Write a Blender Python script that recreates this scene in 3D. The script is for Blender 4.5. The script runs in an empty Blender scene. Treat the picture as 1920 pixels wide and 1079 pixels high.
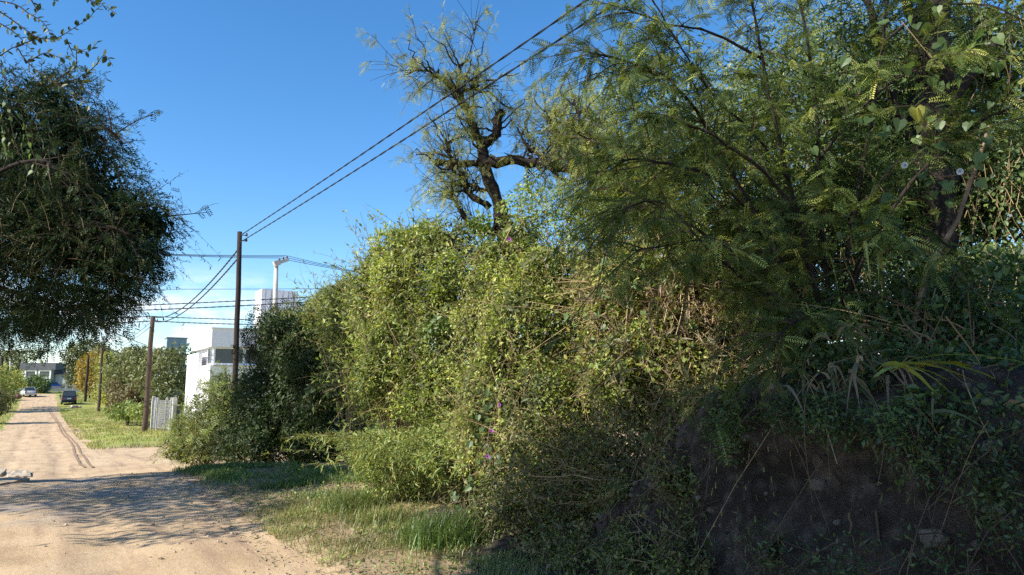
import bpy, math
import numpy as np
from mathutils import Matrix, Vector

SC = bpy.context.scene
COL = SC.collection
R = math.radians

# ------------------------------------------------------------------ camera
F = 1400.0
TH = math.atan(0.1382)
CT, ST = math.cos(TH), math.sin(TH)
CAMZ = 1.7
cd = bpy.data.cameras.new('camera')
cam = bpy.data.objects.new('camera', cd)
COL.objects.link(cam)
cam.location = (0, 0, CAMZ)
cam.rotation_euler = (math.pi / 2 + TH, 0, 0)
cd.sensor_width = 36
cd.lens = F / 1920 * 36
cd.clip_start = 0.05
cd.clip_end = 9000
SC.camera = cam

# ------------------------------------------------------------------ sky, sun, exposure
SUN_AZ = (-0.848, -0.53)
SUN_EL = R(36)
world = bpy.data.worlds.new('World')
SC.world = world
world.use_nodes = True
wn, wl = world.node_tree.nodes, world.node_tree.links
wn.clear()
w_out = wn.new('ShaderNodeOutputWorld')
w_bg = wn.new('ShaderNodeBackground')
w_bg.inputs['Strength'].default_value = 0.10
w_sky = wn.new('ShaderNodeTexSky')
w_sky.sky_type = 'NISHITA'
w_sky.sun_disc = False
w_sky.sun_elevation = SUN_EL
w_sky.sun_rotation = math.atan2(SUN_AZ[0], SUN_AZ[1])
w_sky.altitude = 400
w_sky.air_density = 1.0
w_sky.dust_density = 0.5
w_sky.ozone_density = 3.0
w_tc = wn.new('ShaderNodeTexCoord')
w_sep = wn.new('ShaderNodeSeparateXYZ')
wl.new(w_tc.outputs['Generated'], w_sep.inputs[0])
w_map = wn.new('ShaderNodeMapping')
w_map.inputs['Scale'].default_value = (1, 1, 3.2)
wl.new(w_tc.outputs['Generated'], w_map.inputs['Vector'])
w_noise = wn.new('ShaderNodeTexNoise')
w_noise.inputs['Scale'].default_value = 7.0
w_noise.inputs['Detail'].default_value = 7.0
w_noise.inputs['Roughness'].default_value = 0.58
wl.new(w_map.outputs[0], w_noise.inputs['Vector'])
w_cr = wn.new('ShaderNodeValToRGB')
w_cr.color_ramp.elements[0].position = 0.46
w_cr.color_ramp.elements[1].position = 0.60
wl.new(w_noise.outputs['Fac'], w_cr.inputs[0])
w_zm = wn.new('ShaderNodeValToRGB')            # clouds only low over the horizon
ce = w_zm.color_ramp.elements
ce[0].position, ce[0].color = 0.0, (0.9, 0.9, 0.9, 1)
ce[1].position, ce[1].color = 0.16, (0, 0, 0, 1)
e = ce.new(0.095); e.color = (0.75, 0.75, 0.75, 1)
wl.new(w_sep.outputs['Z'], w_zm.inputs[0])
w_mul = wn.new('ShaderNodeMath'); w_mul.operation = 'MULTIPLY'
wl.new(w_cr.outputs[0], w_mul.inputs[0]); wl.new(w_zm.outputs[0], w_mul.inputs[1])
w_hs = wn.new('ShaderNodeHueSaturation')
w_hs.inputs['Saturation'].default_value = 1.27
w_hs.inputs['Value'].default_value = 1.27
wl.new(w_sky.outputs[0], w_hs.inputs['Color'])
w_mix = wn.new('ShaderNodeMixRGB')
w_mix.inputs['Color2'].default_value = (7.6, 7.6, 7.7, 1)
wl.new(w_mul.outputs[0], w_mix.inputs['Fac'])
wl.new(w_hs.outputs[0], w_mix.inputs['Color1'])
wl.new(w_mix.outputs[0], w_bg.inputs['Color'])
wl.new(w_bg.outputs[0], w_out.inputs[0])

sl = bpy.data.lights.new('sun', 'SUN')
sl.energy = 4.8
sl.angle = R(0.53)
sl.color = (1.0, 0.93, 0.82)
sun = bpy.data.objects.new('sun', sl)
COL.objects.link(sun)
SUNV = np.array([SUN_AZ[0] * math.cos(SUN_EL), SUN_AZ[1] * math.cos(SUN_EL), math.sin(SUN_EL)])
sun.rotation_euler = Vector(SUNV).to_track_quat('Z', 'Y').to_euler()

vs = SC.view_settings
vs.view_transform = 'Standard'
vs.look = 'None'
vs.exposure = 0.9
vs.gamma = 1
vs.use_curve_mapping = False
SC.render.engine = 'CYCLES'
cy = SC.cycles
cy.max_bounces = 6
cy.diffuse_bounces = 3
cy.glossy_bounces = 2
cy.transmission_bounces = 4
cy.transparent_max_bounces = 6
cy.use_denoising = False
cy.caustics_reflective = False
cy.caustics_refractive = False
SC.render.film_transparent = False

# ------------------------------------------------------------------ helpers
rng = np.random.default_rng(11)
UD = np.array([-0.53, 0.848])      # along the road
ND = np.array([0.848, 0.53])       # to the right of it


def P(px, py, Y):
    dx = (px - 960) / F
    v = (539.5 - py) / F
    t = Y / (CT - v * ST)
    return np.array([dx * t, Y, CAMZ + (ST + v * CT) * t])


def unit(a):
    a = np.asarray(a, float)
    return a / np.maximum(np.linalg.norm(a, axis=-1, keepdims=True), 1e-9)


def vnoise(p, seed=0):
    """value noise in 0..1 for an (N,3) array"""
    p = np.asarray(p, float)
    i = np.floor(p).astype(np.int64)
    f = p - i
    f = f * f * (3 - 2 * f)

    def h(a, b, c):
        x = (a * 374761393 + b * 668265263 + c * 2147483647 + seed * 974711) & 0xFFFFFFFF
        x = ((x ^ (x >> 13)) * 1274126177) & 0xFFFFFFFF
        x = x ^ (x >> 16)
        return (x & 0xFFFF) / 65535.0
    r = 0
    for a in (0, 1):
        for b in (0, 1):
            for c in (0, 1):
                wgt = (f[:, 0] if a else 1 - f[:, 0]) * (f[:, 1] if b else 1 - f[:, 1]) * (f[:, 2] if c else 1 - f[:, 2])
                r = r + wgt * h(i[:, 0] + a, i[:, 1] + b, i[:, 2] + c)
    return r


def fbm(p, seed=0, octv=3):
    r, a, t = 0, 1, 0
    for k in range(octv):
        r = r + a * vnoise(np.asarray(p) * 2 ** k, seed + k * 17)
        t += a
        a *= 0.5
    return r / t


def smooth(x, a, b):
    t = np.clip((np.asarray(x, float) - a) / (b - a), 0, 1)
    return t * t * (3 - 2 * t)


# terrain height in road coordinates (s along, n to the right)
PS = [-400, -20, 0, 14.5, 17.6, 18.1, 18.35, 20.0, 23, 30, 42, 58, 80, 98, 113, 134, 160, 200, 260, 4000]
PZ = [0.3, 0.05, 0, 0.0, -0.02, -0.04, -0.19, -0.42, -0.62, -0.78, -0.95, -1.1, -1.0, -0.8, -0.2, 0.9, 2.1, 2.9, 3.2, 3.2]


def bank_h(s):
    return 1.72 * (1 - smooth(s, 3.6, 6.2)) + 0.10 * smooth(s, 3.6, 6.2) * (1 - smooth(s, 12, 17))


def height(s, n):
    s = np.asarray(s, float); n = np.asarray(n, float)
    z = np.interp(s, PS, PZ)
    q = np.stack([n * 0.55, s * 0.55, np.zeros_like(s)], -1).reshape(-1, 3)
    rough = 0.07 * (fbm(q, 3, 3).reshape(s.shape) - 0.5)
    q2 = np.stack([n * 3.2, s * 2.0, np.zeros_like(s)], -1).reshape(-1, 3)
    rough = rough + 0.035 * (fbm(q2, 9, 2).reshape(s.shape) - 0.5) * (np.abs(n) < 25)
    z = z + rough
    # wheel ruts of the near road
    near = smooth(s, -30, -20) * (1 - smooth(s, 60, 90))
    for c in (-0.75, 0.75):
        z = z - 0.03 * near * np.exp(-((n - c) / 0.22) ** 2)
    # verge and bank on the right
    b = bank_h(s)
    q3 = np.stack([n * 0.3, s * 0.9, np.zeros_like(s)], -1).reshape(-1, 3)
    wob = 0.5 * (fbm(q3, 21, 3).reshape(s.shape) - 0.5)
    z = z + 0.10 * smooth(n, 2.2, 3.6) * (1 - smooth(s, 16.5, 19))
    z = z + b * smooth(n + wob, 3.75, 4.45) + 0.35 * b * smooth(n, 4.6, 9)
    # verge right of the road past the crossing
    z = z + 0.12 * smooth(n, 2.2, 4.0) * smooth(s, 38, 42) * (1 - smooth(s, 110, 130))
    # left bank of road, gentle
    z = z + 0.15 * (1 - smooth(n, -6, -3)) * (1 - smooth(s, 110, 130))
    return z


def gz(x, y):
    s = np.asarray(x) * UD[0] + np.asarray(y) * UD[1]
    n = np.asarray(x) * ND[0] + np.asarray(y) * ND[1]
    return height(s, n)


def SN(s, n, dz=0.0):
    """world point standing on the ground at road coordinates"""
    xy = UD * s + ND * n
    return np.array([xy[0], xy[1], float(height(np.array([s]), np.array([n]))[0]) + dz])


def ground_at(px, py):
    """where the line of sight through a photo pixel meets the terrain"""
    Y = np.concatenate([np.arange(3, 60, .05), np.arange(60, 240, .25)])
    pts = P(px, py, 1.0) - [0, 0, CAMZ]
    pts = pts[None] * Y[:, None] + [0, 0, CAMZ]
    below = pts[:, 2] < gz(pts[:, 0], pts[:, 1])
    i = int(np.argmax(below))
    return pts[i]


class Geo:
    """gathers vertices and faces, then links them as one mesh object"""
    def __init__(self):
        self.v, self.f, self.t, self.n = [], [], [], 0

    def add(self, v, f, tint=0.5):
        v = np.asarray(v, float).reshape(-1, 3)
        f = np.asarray(f, np.int64)
        if len(f) == 0:
            return
        self.v.append(v)
        self.f.append(f + self.n)
        self.t.append(np.broadcast_to(np.asarray(tint, float), (len(f),)))
        self.n += len(v)

    def mesh(self, name, mat, off=(0, 0, 0), smooth_=False):
        me = bpy.data.meshes.new(name)
        v = np.concatenate(self.v) - np.asarray(off, float)
        me.vertices.add(len(v))
        me.vertices.foreach_set('co', v.astype(np.float32).ravel())
        tot = np.concatenate([np.full(len(f), f.shape[1]) for f in self.f])
        idx = np.concatenate([f.ravel() for f in self.f])
        me.loops.add(len(idx))
        me.loops.foreach_set('vertex_index', idx.astype(np.int32))
        me.polygons.add(len(tot))
        st = np.zeros(len(tot), np.int64)
        st[1:] = np.cumsum(tot)[:-1]
        me.polygons.foreach_set('loop_start', st.astype(np.int32))
        me.polygons.foreach_set('loop_total', tot.astype(np.int32))
        me.polygons.foreach_set('use_smooth', np.full(len(tot), smooth_))
        at = me.attributes.new('tint', 'FLOAT', 'FACE')
        at.data.foreach_set('value', np.concatenate(self.t).astype(np.float32))
        me.update(calc_edges=True)
        me.validate()
        if mat is not None:
            me.materials.append(mat)
        return me

    def build(self, name, mat, parent=None, smooth_=False, kind=None, at=None):
        off = np.zeros(3)
        p = parent
        while p is not None:
            off = off + np.array(p.location)
            p = p.parent
        loc = np.zeros(3) if at is None else np.asarray(at, float) - off
        me = self.mesh(name, mat, off + loc, smooth_)
        o = bpy.data.objects.new(name, me)
        COL.objects.link(o)
        o.location = loc
        if parent is not None:
            o.parent = parent
        if kind:
            o['kind'] = kind
        return o


def tag(o, label, cat, group=None):
    o['label'] = label
    o['category'] = cat
    if group:
        o['group'] = group
    return o


def thing(name, label, cat, loc, group=None):
    o = bpy.data.objects.new(name, None)
    o.empty_display_size = 0.2
    COL.objects.link(o)
    o.location = loc
    return tag(o, label, cat, group)


def inst(name, me, parent, pos, Y, Z, sc):
    """one more object that shares mesh data, standing at a world position"""
    o = bpy.data.objects.new(name, me)
    COL.objects.link(o)
    Y = unit(Y); X = unit(np.cross(Y, Z)); Z = np.cross(X, Y)
    m = Matrix(((X[0] * sc, Y[0] * sc, Z[0] * sc, pos[0]), (X[1] * sc, Y[1] * sc, Z[1] * sc, pos[1]),
                (X[2] * sc, Y[2] * sc, Z[2] * sc, pos[2]), (0, 0, 0, 1)))
    o.parent = parent
    m.translation = Vector(pos) - parent.location
    o.matrix_basis = m
    return o


QUAD = np.array([[0, 1, 2, 3]])


def box(g, c, half, ax=None, tint=0.5):
    """box with centre, half sizes and optional axes (rows)"""
    ax = np.eye(3) if ax is None else np.asarray(ax, float)
    sg = np.array([[-1, -1, -1], [1, -1, -1], [1, 1, -1], [-1, 1, -1], [-1, -1, 1], [1, -1, 1], [1, 1, 1], [-1, 1, 1]], float)
    v = np.asarray(c) + (sg * np.asarray(half)) @ ax
    g.add(v, [[0, 3, 2, 1], [4, 5, 6, 7], [0, 1, 5, 4], [1, 2, 6, 5], [2, 3, 7, 6], [3, 0, 4, 7]], tint)


RAX = np.array([[ND[0], ND[1], 0], [UD[0], UD[1], 0], [0, 0, 1.0]])   # right, along, up


def tubes(g, pts, rad, k=5, tint=0.5, cap=True):
    """a batch of tubes: pts (B,m,3), rad (B,m)"""
    pts = np.asarray(pts, float); rad = np.asarray(rad, float)
    if pts.ndim == 2:
        pts = pts[None]; rad = rad[None]
    B, m, _ = pts.shape
    tan = np.empty_like(pts)
    tan[:, 1:-1] = pts[:, 2:] - pts[:, :-2]
    tan[:, 0] = pts[:, 1] - pts[:, 0]
    tan[:, -1] = pts[:, -1] - pts[:, -2]
    tan = unit(tan)
    mt = unit(pts[:, -1] - pts[:, 0])
    ref = np.where(np.abs(mt[:, 2:3]) > 0.8, np.array([[1.0, 0.13, 0]]), np.array([[0, 0.1, 1.0]]))[:, None, :]
    a = unit(np.cross(tan, np.broadcast_to(ref, tan.shape)))
    b = np.cross(tan, a)
    th = np.arange(k) * 2 * math.pi / k
    v = pts[:, :, None, :] + rad[:, :, None, None] * (np.cos(th)[None, None, :, None] * a[:, :, None, :] + np.sin(th)[None, None, :, None] * b[:, :, None, :])
    v = v.reshape(B * m * k, 3)
    bb = np.arange(B)[:, None, None] * m * k
    ii = np.arange(m - 1)[None, :, None] * k
    jj = np.arange(k)[None, None, :]
    j2 = (jj + 1) % k
    f = np.stack([bb + ii + jj, bb + ii + j2, bb + ii + k + j2, bb + ii + k + jj], -1).reshape(-1, 4)
    t = np.asarray(tint, float)
    tt = np.repeat(np.broadcast_to(t, (B,)), (m - 1) * k)
    g.add(v, f, tt)
    if cap and k > 3 and B < 400:
        n0 = g.n - len(v)
        for q in range(B):
            g.f.append(np.array([[n0 + q * m * k + (m - 1) * k + j for j in range(k)]])); g.t.append(np.array([tt[0]]))
            g.f.append(np.array([[n0 + q * m * k + k - 1 - j for j in range(k)]])); g.t.append(np.array([tt[0]]))


def smooth_line(pts, n):
    """Catmull-Rom through the points"""
    p = np.asarray(pts, float)
    p = np.concatenate([[2 * p[0] - p[1]], p, [2 * p[-1] - p[-2]]])
    seg = len(p) - 3
    out = []
    for u in np.linspace(0, seg - 1e-6, n):
        i = int(u); t = u - i
        a, b, c, d = p[i:i + 4]
        out.append(0.5 * (2 * b + (c - a) * t + (2 * a - 5 * b + 4 * c - d) * t * t + (3 * b - a - 3 * c + d) * t ** 3))
    return np.array(out)


# leaf templates: x across, y along, z up
LEAF4 = (np.array([[0, 0, 0], [0.22, 0.45, 0.05], [0, 1, 0], [-0.22, 0.45, 0.05]]), np.array([[0, 1, 2], [0, 2, 3]]))
BROAD = (np.array([[0, 0, 0], [0.30, 0.28, 0.06], [0.26, 0.66, 0.05], [0, 1, -0.04], [-0.26, 0.66, 0.05], [-0.30, 0.28, 0.06]]),
         np.array([[0, 1, 2, 3], [0, 3, 4, 5]]))
NARROW = (np.array([[0, 0, 0], [0.085, 0.45, 0.02], [0, 1, -0.05], [-0.085, 0.45, 0.02]]), np.array([[0, 1, 2], [0, 2, 3]]))
HEART = (np.array([[0, 0.10, 0], [0.22, -0.06, 0.05], [0.46, 0.14, 0.10], [0.40, 0.48, 0.07], [0, 1.0, -0.10],
                   [-0.40, 0.48, 0.07], [-0.46, 0.14, 0.10], [-0.22, -0.06, 0.05], [0, 0.5, -0.02]]),
         np.array([[0, 1, 2, 8], [8, 2, 3, 4], [0, 8, 6, 7], [8, 4, 5, 6]]))


def pinnate(pairs, wid, lw, tip=True, droop=0.25):
    """feather leaf: a stalk with narrow leaflets in pairs"""
    v, f = [], []

    def q(a, b, c, d):
        i = len(v)
        v.extend([a, b, c, d]); f.append([i, i + 1, i + 2]); f.append([i, i + 2, i + 3])
    for k in range(pairs):
        t = 0.12 + 0.86 * k / (pairs - 1)
        z = -droop * t * t
        w = wid * (0.55 + 0.45 * math.sin(math.pi * (0.12 + 0.8 * t)))
        for sgn in (-1, 1):
            o = np.array([0, t, z])
            d = unit(np.array([sgn, 0.55, -0.18 + 0.1 * sgn * (k % 3 - 1)]))
            side = np.array([-d[1], d[0], 0.0]) * lw * sgn
            q(o, o + d * w * 0.5 - side * 0.5, o + d * w, o + d * w * 0.5 + side * 0.5)
    q(np.array([0.006, 0, 0]), np.array([0.004, 1, -droop]), np.array([-0.004, 1, -droop]), np.array([-0.006, 0, 0]))
    return np.array(v), np.array(f)


FROND = pinnate(9, 0.24, 0.07)
SPRIG = pinnate(5, 0.42, 0.15)
FEATHER = pinnate(5, 0.30, 0.085)


def scatter(g, tpl, pos, Y, Z, sc, tint):
    tv, tf = tpl
    M = len(pos)
    if M == 0:
        return
    Y = unit(Y)
    X = unit(np.cross(Y, Z))
    Z = np.cross(X, Y)
    sc = np.broadcast_to(np.asarray(sc, float), (M,))
    v = pos[:, None, :] + sc[:, None, None] * (tv[None, :, 0, None] * X[:, None, :] + tv[None, :, 1, None] * Y[:, None, :] + tv[None, :, 2, None] * Z[:, None, :])
    f = tf[None] + (np.arange(M) * len(tv))[:, None, None]
    g.add(v.reshape(-1, 3), f.reshape(-1, tf.shape[1]), np.repeat(np.broadcast_to(tint, (M,)), len(tf)))


def blob(px, py, Y, rx, rz, ry):
    """an ellipsoid given by where it stands: sizes across and up in photo pixels, ry metres deep"""
    return (P(px, py, Y), np.array([rx * Y / F, ry, rz * Y / F]))


def shell(blobs, n, seed, depth=0.35, bump=0.22, clump=1.6, thr=0.5, back=0.45, lo=0.0, holes=0.0):
    r = np.random.default_rng(seed)
    C = np.array([b[0] for b in blobs]); A = np.array([b[1] for b in blobs])
    w = A[:, 0] * A[:, 1] + A[:, 1] * A[:, 2] + A[:, 0] * A[:, 2]
    i = r.choice(len(blobs), n, p=w / w.sum())
    d = unit(r.normal(size=(n, 3)))
    rad = 1 - lo - (depth - lo) * r.random(n) ** 1.4
    rad = rad * (1 - bump + 2 * bump * fbm(d * 2.2 + i[:, None] * 7.3, seed, 2))
    p = C[i] + d * A[i] * rad[:, None]
    nr = unit(d / A[i])
    keep = np.ones(n, bool)
    for k in range(len(blobs)):
        q = np.linalg.norm((p - C[k]) / A[k], axis=1)
        keep &= ~((q < 0.62) & (i != k))
    if back < 1:
        tocam = unit(np.array([0, 0, CAMZ]) - p)
        keep &= ((nr * tocam).sum(1) > -0.25) | (r.random(n) < back)
    keep &= fbm(p * clump, seed + 5, 2) + 0.25 * r.normal(size=n) > thr - 0.12
    if holes:          # deep upright gaps between the hanging masses
        keep &= fbm(p * [1.5, 1.5, .55], seed // 10 * 10 + 7, 3) + .05 * r.normal(size=n) > holes
    keep &= p[:, 2] > gz(p[:, 0], p[:, 1]) + 0.02
    return p[keep], nr[keep], i[keep]


def leafdirs(nr, r, out=0.45, up=0.3, rnd=0.75, droop=0.4):
    n = len(nr)
    Z = unit(nr * out + np.array([0, 0, up]) + r.normal(size=(n, 3)) * rnd)
    Y = unit(r.normal(size=(n, 3)) + nr * 0.5 + np.array([0, 0, -droop]))
    Y = unit(Y - Z * (Y * Z).sum(1, keepdims=True))
    return Y, Z


# ------------------------------------------------------------------ materials
def new_mat(name):
    m = bpy.data.materials.new(name)
    m.use_nodes = True
    nt = m.node_tree
    nt.nodes.clear()
    out = nt.nodes.new('ShaderNodeOutputMaterial')
    return m, nt.nodes, nt.links, out


def ramp(N, cols):
    c = N.new('ShaderNodeValToRGB')
    el = c.color_ramp.elements
    while len(el) < len(cols):
        el.new(0.5)
    for k, (p, col) in enumerate(cols):
        el[k].position = p
        el[k].color = (*col, 1)
    return c


def leaf_mat(name, cols, trans=0.35, gloss=0.03, var=0.22):
    m, N, L, out = new_mat(name)
    at = N.new('ShaderNodeAttribute'); at.attribute_name = 'tint'
    cr = ramp(N, [(k / (len(cols) - 1), c) for k, c in enumerate(cols)])
    L.new(at.outputs['Fac'], cr.inputs[0])
    gm = N.new('ShaderNodeNewGeometry')
    no = N.new('ShaderNodeTexNoise'); no.inputs['Scale'].default_value = 1.7; no.inputs['Detail'].default_value = 3
    L.new(gm.outputs['Position'], no.inputs['Vector'])
    mr = N.new('ShaderNodeMapRange'); mr.inputs['To Min'].default_value = 1 - var * 1.6; mr.inputs['To Max'].default_value = 1 + var * 1.6
    mr.inputs['From Min'].default_value = 0.3; mr.inputs['From Max'].default_value = 0.7
    L.new(no.outputs['Fac'], mr.inputs['Value'])
    hs = N.new('ShaderNodeHueSaturation')
    L.new(cr.outputs[0], hs.inputs['Color']); L.new(mr.outputs[0], hs.inputs['Value'])
    df = N.new('ShaderNodeBsdfDiffuse'); tr = N.new('ShaderNodeBsdfTranslucent'); gl = N.new('ShaderNodeBsdfGlossy')
    gl.inputs['Roughness'].default_value = 0.5
    gl.inputs['Color'].default_value = (0.9, 0.95, 0.9, 1)
    L.new(hs.outputs[0], df.inputs['Color'])
    h2 = N.new('ShaderNodeHueSaturation'); h2.inputs['Hue'].default_value = 0.485; h2.inputs['Saturation'].default_value = 1.15; h2.inputs['Value'].default_value = 1.35
    L.new(hs.outputs[0], h2.inputs['Color']); L.new(h2.outputs[0], tr.inputs['Color'])
    m1 = N.new('ShaderNodeMixShader'); m1.inputs[0].default_value = trans
    L.new(df.outputs[0], m1.inputs[1]); L.new(tr.outputs[0], m1.inputs[2])
    m2 = N.new('ShaderNodeMixShader'); m2.inputs[0].default_value = gloss
    L.new(m1.outputs[0], m2.inputs[1]); L.new(gl.outputs[0], m2.inputs[2])
    L.new(m2.outputs[0], out.inputs[0])
    return m


def rough_mat(name, c1, c2, scale=8.0, rough=0.85, bump=0.3, bscale=None, stretch=(1, 1, 1), spec=0.25, metal=0.0, coord='Position', detail=5):
    m, N, L, out = new_mat(name)
    b = N.new('ShaderNodeBsdfPrincipled')
    b.inputs['Roughness'].default_value = rough
    b.inputs['Specular IOR Level'].default_value = spec
    b.inputs['Metallic'].default_value = metal
    if coord == 'Position':
        gm = N.new('ShaderNodeNewGeometry'); src = gm.outputs['Position']
    else:
        tc = N.new('ShaderNodeTexCoord'); src = tc.outputs['Object']
    mp = N.new('ShaderNodeMapping'); mp.inputs['Scale'].default_value = stretch
    L.new(src, mp.inputs['Vector'])
    no = N.new('ShaderNodeTexNoise'); no.inputs['Scale'].default_value = scale; no.inputs['Detail'].default_value = detail; no.inputs['Roughness'].default_value = 0.6
    L.new(mp.outputs[0], no.inputs['Vector'])
    cr = ramp(N, [(0.3, c1), (0.7, c2)])
    L.new(no.outputs['Fac'], cr.inputs[0])
    L.new(cr.outputs[0], b.inputs['Base Color'])
    if bump:
        n2 = N.new('ShaderNodeTexNoise'); n2.inputs['Scale'].default_value = bscale or scale * 3; n2.inputs['Detail'].default_value = 4
        L.new(mp.outputs[0], n2.inputs['Vector'])
        bp = N.new('ShaderNodeBump'); bp.inputs['Strength'].default_value = bump; bp.inputs['Distance'].default_value = 0.02
        L.new(n2.outputs['Fac'], bp.inputs['Height']); L.new(bp.outputs[0], b.inputs['Normal'])
    L.new(b.outputs[0], out.inputs[0])
    return m


def tint_mat(name, cols, rough=0.85):
    """colour picked per piece by its tint"""
    m, N, L, out = new_mat(name)
    b = N.new('ShaderNodeBsdfPrincipled'); b.inputs['Roughness'].default_value = rough
    b.inputs['Specular IOR Level'].default_value = 0.2
    at = N.new('ShaderNodeAttribute'); at.attribute_name = 'tint'
    cr = ramp(N, [(k / (len(cols) - 1), c) for k, c in enumerate(cols)])
    L.new(at.outputs['Fac'], cr.inputs[0])
    gm = N.new('ShaderNodeNewGeometry')
    no = N.new('ShaderNodeTexNoise'); no.inputs['Scale'].default_value = 30; no.inputs['Detail'].default_value = 3
    L.new(gm.outputs['Position'], no.inputs['Vector'])
    mr = N.new('ShaderNodeMapRange'); mr.inputs['To Min'].default_value = 0.6; mr.inputs['To Max'].default_value = 1.4
    L.new(no.outputs['Fac'], mr.inputs['Value'])
    hs = N.new('ShaderNodeHueSaturation')
    L.new(cr.outputs[0], hs.inputs['Color']); L.new(mr.outputs[0], hs.inputs['Value'])
    L.new(hs.outputs[0], b.inputs['Base Color'])
    L.new(b.outputs[0], out.inputs[0])
    return m


def paint(name, col, rough=0.4, metal=0.0, dirt=0.12):
    c2 = tuple(c * (1 - dirt) for c in col)
    return rough_mat(name, c2, col, scale=3.0, rough=rough, bump=0, spec=0.5, metal=metal)


# leaves
M_VINE = leaf_mat('vine_leaf', [(0.06, 0.10, 0.020), (0.17, 0.24, 0.045), (0.32, 0.385, 0.08), (0.52, 0.52, 0.14)], 0.38)
M_VINE2 = leaf_mat('bright_vine_leaf', [(0.10, 0.16, 0.03), (0.19, 0.27, 0.05), (0.30, 0.34, 0.08), (0.42, 0.32, 0.05)], 0.42)
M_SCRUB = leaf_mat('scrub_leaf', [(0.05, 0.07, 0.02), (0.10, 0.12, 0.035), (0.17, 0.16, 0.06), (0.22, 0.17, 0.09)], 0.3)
M_PALE = leaf_mat('pale_leaf', [(0.09, 0.14, 0.038), (0.18, 0.24, 0.06), (0.29, 0.34, 0.10), (0.40, 0.38, 0.14)], 0.35)
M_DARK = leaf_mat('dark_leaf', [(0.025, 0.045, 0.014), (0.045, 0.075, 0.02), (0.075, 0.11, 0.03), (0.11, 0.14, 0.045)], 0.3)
M_ACACIA = leaf_mat('acacia_leaf', [(0.04, 0.068, 0.018), (0.075, 0.115, 0.030), (0.18, 0.23, 0.055), (0.46, 0.48, 0.13)], 0.34, 0.015)
M_LTREE = leaf_mat('thorn_tree_leaf', [(0.012, 0.025, 0.011), (0.022, 0.042, 0.016), (0.040, 0.066, 0.022), (0.10, 0.125, 0.038)], 0.22, 0.012)
M_YELLOW = leaf_mat('yellow_leaf', [(0.20, 0.18, 0.05), (0.34, 0.25, 0.05), (0.42, 0.31, 0.06), (0.16, 0.20, 0.05)], 0.4)
M_CAROB = leaf_mat('carob_leaf', [(0.13, 0.175, 0.05), (0.22, 0.27, 0.075), (0.35, 0.37, 0.10), (0.47, 0.43, 0.12)], 0.4)
M_BROAD = leaf_mat('broad_leaf', [(0.035, 0.065, 0.018), (0.06, 0.105, 0.028), (0.10, 0.16, 0.04), (0.16, 0.23, 0.05)], 0.35, 0.035)
M_HEART = leaf_mat('heart_leaf', [(0.045, 0.09, 0.025), (0.075, 0.13, 0.035), (0.12, 0.18, 0.05), (0.26, 0.26, 0.04)], 0.45, 0.03)
M_BROWNV = leaf_mat('withered_leaf', [(0.10, 0.085, 0.04), (0.165, 0.138, 0.06), (0.24, 0.20, 0.10), (0.14, 0.15, 0.05)], 0.3)
M_GRASS = leaf_mat('grass_blade', [(0.055, 0.105, 0.022), (0.11, 0.18, 0.035), (0.23, 0.25, 0.07), (0.42, 0.33, 0.15)], 0.35, 0.05)
M_VERGE = leaf_mat('verge_grass_blade', [(0.13, 0.18, 0.035), (0.22, 0.25, 0.05), (0.32, 0.29, 0.09), (0.42, 0.33, 0.16)], 0.35, 0.04)
M_FAR = leaf_mat('far_leaf', [(0.05, 0.065, 0.022), (0.11, 0.13, 0.045), (0.18, 0.195, 0.07), (0.27, 0.25, 0.10)], 0.3)
M_REED = leaf_mat('reed_blade', [(0.06, 0.08, 0.03), (0.11, 0.12, 0.045), (0.19, 0.155, 0.09), (0.28, 0.22, 0.14)], 0.3)
M_PURPLE = leaf_mat('purple_petal', [(0.35, 0.06, 0.42), (0.40, 0.08, 0.48)], 0.4, 0.03)
M_WHITEP = leaf_mat('white_petal', [(0.42, 0.46, 0.46), (0.55, 0.58, 0.58)], 0.4, 0.03)
# wood, stems
M_BARK = rough_mat('bark', (0.010, 0.008, 0.007), (0.036, 0.028, 0.022), 9, 0.95, 0.9, 30, (1, 1, 0.35))
M_TWIG = rough_mat('twig_bark', (0.035, 0.026, 0.018), (0.09, 0.068, 0.046), 7, 0.9, 0)
M_STEM = tint_mat('dry_stem', [(0.09, 0.062, 0.035), (0.20, 0.145, 0.08), (0.34, 0.25, 0.14)])
M_ROOT = tint_mat('dark_dry_stem', [(0.03, 0.022, 0.016), (0.07, 0.052, 0.036), (0.17, 0.13, 0.09)])
M_POLE = rough_mat('creosote_wood', (0.022, 0.016, 0.013), (0.060, 0.043, 0.034), 5, 0.9, 0.6, 40, (6, 6, 0.4))
M_POLE2 = rough_mat('weathered_pole_wood', (0.05, 0.033, 0.024), (0.11, 0.075, 0.055), 5, 0.9, 0.6, 40, (6, 6, 0.4))
M_CONC = rough_mat('pale_concrete', (0.42, 0.40, 0.36), (0.58, 0.55, 0.50), 6, 0.9, 0.3)
M_SLAB = rough_mat('worn_concrete', (0.34, 0.27, 0.19), (0.50, 0.42, 0.31), 5, 0.95, 0.6)
M_CABLE = rough_mat('black_cable', (0.012, 0.012, 0.013), (0.03, 0.03, 0.032), 20, 0.5, 0)
M_METAL = rough_mat('galvanised_steel', (0.25, 0.25, 0.25), (0.42, 0.42, 0.42), 20, 0.5, 0, metal=0.7)
M_PORC = paint('porcelain', (0.10, 0.06, 0.05), 0.25)
M_WALL = rough_mat('white_render', (0.77, 0.75, 0.75), (0.85, 0.84, 0.84), 1.2, 0.85, 0.03, 40, (1, 1, 0.4))
M_GREYW = rough_mat('grey_render', (0.26, 0.28, 0.30), (0.34, 0.36, 0.38), 1.5, 0.85, 0.1)
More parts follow.
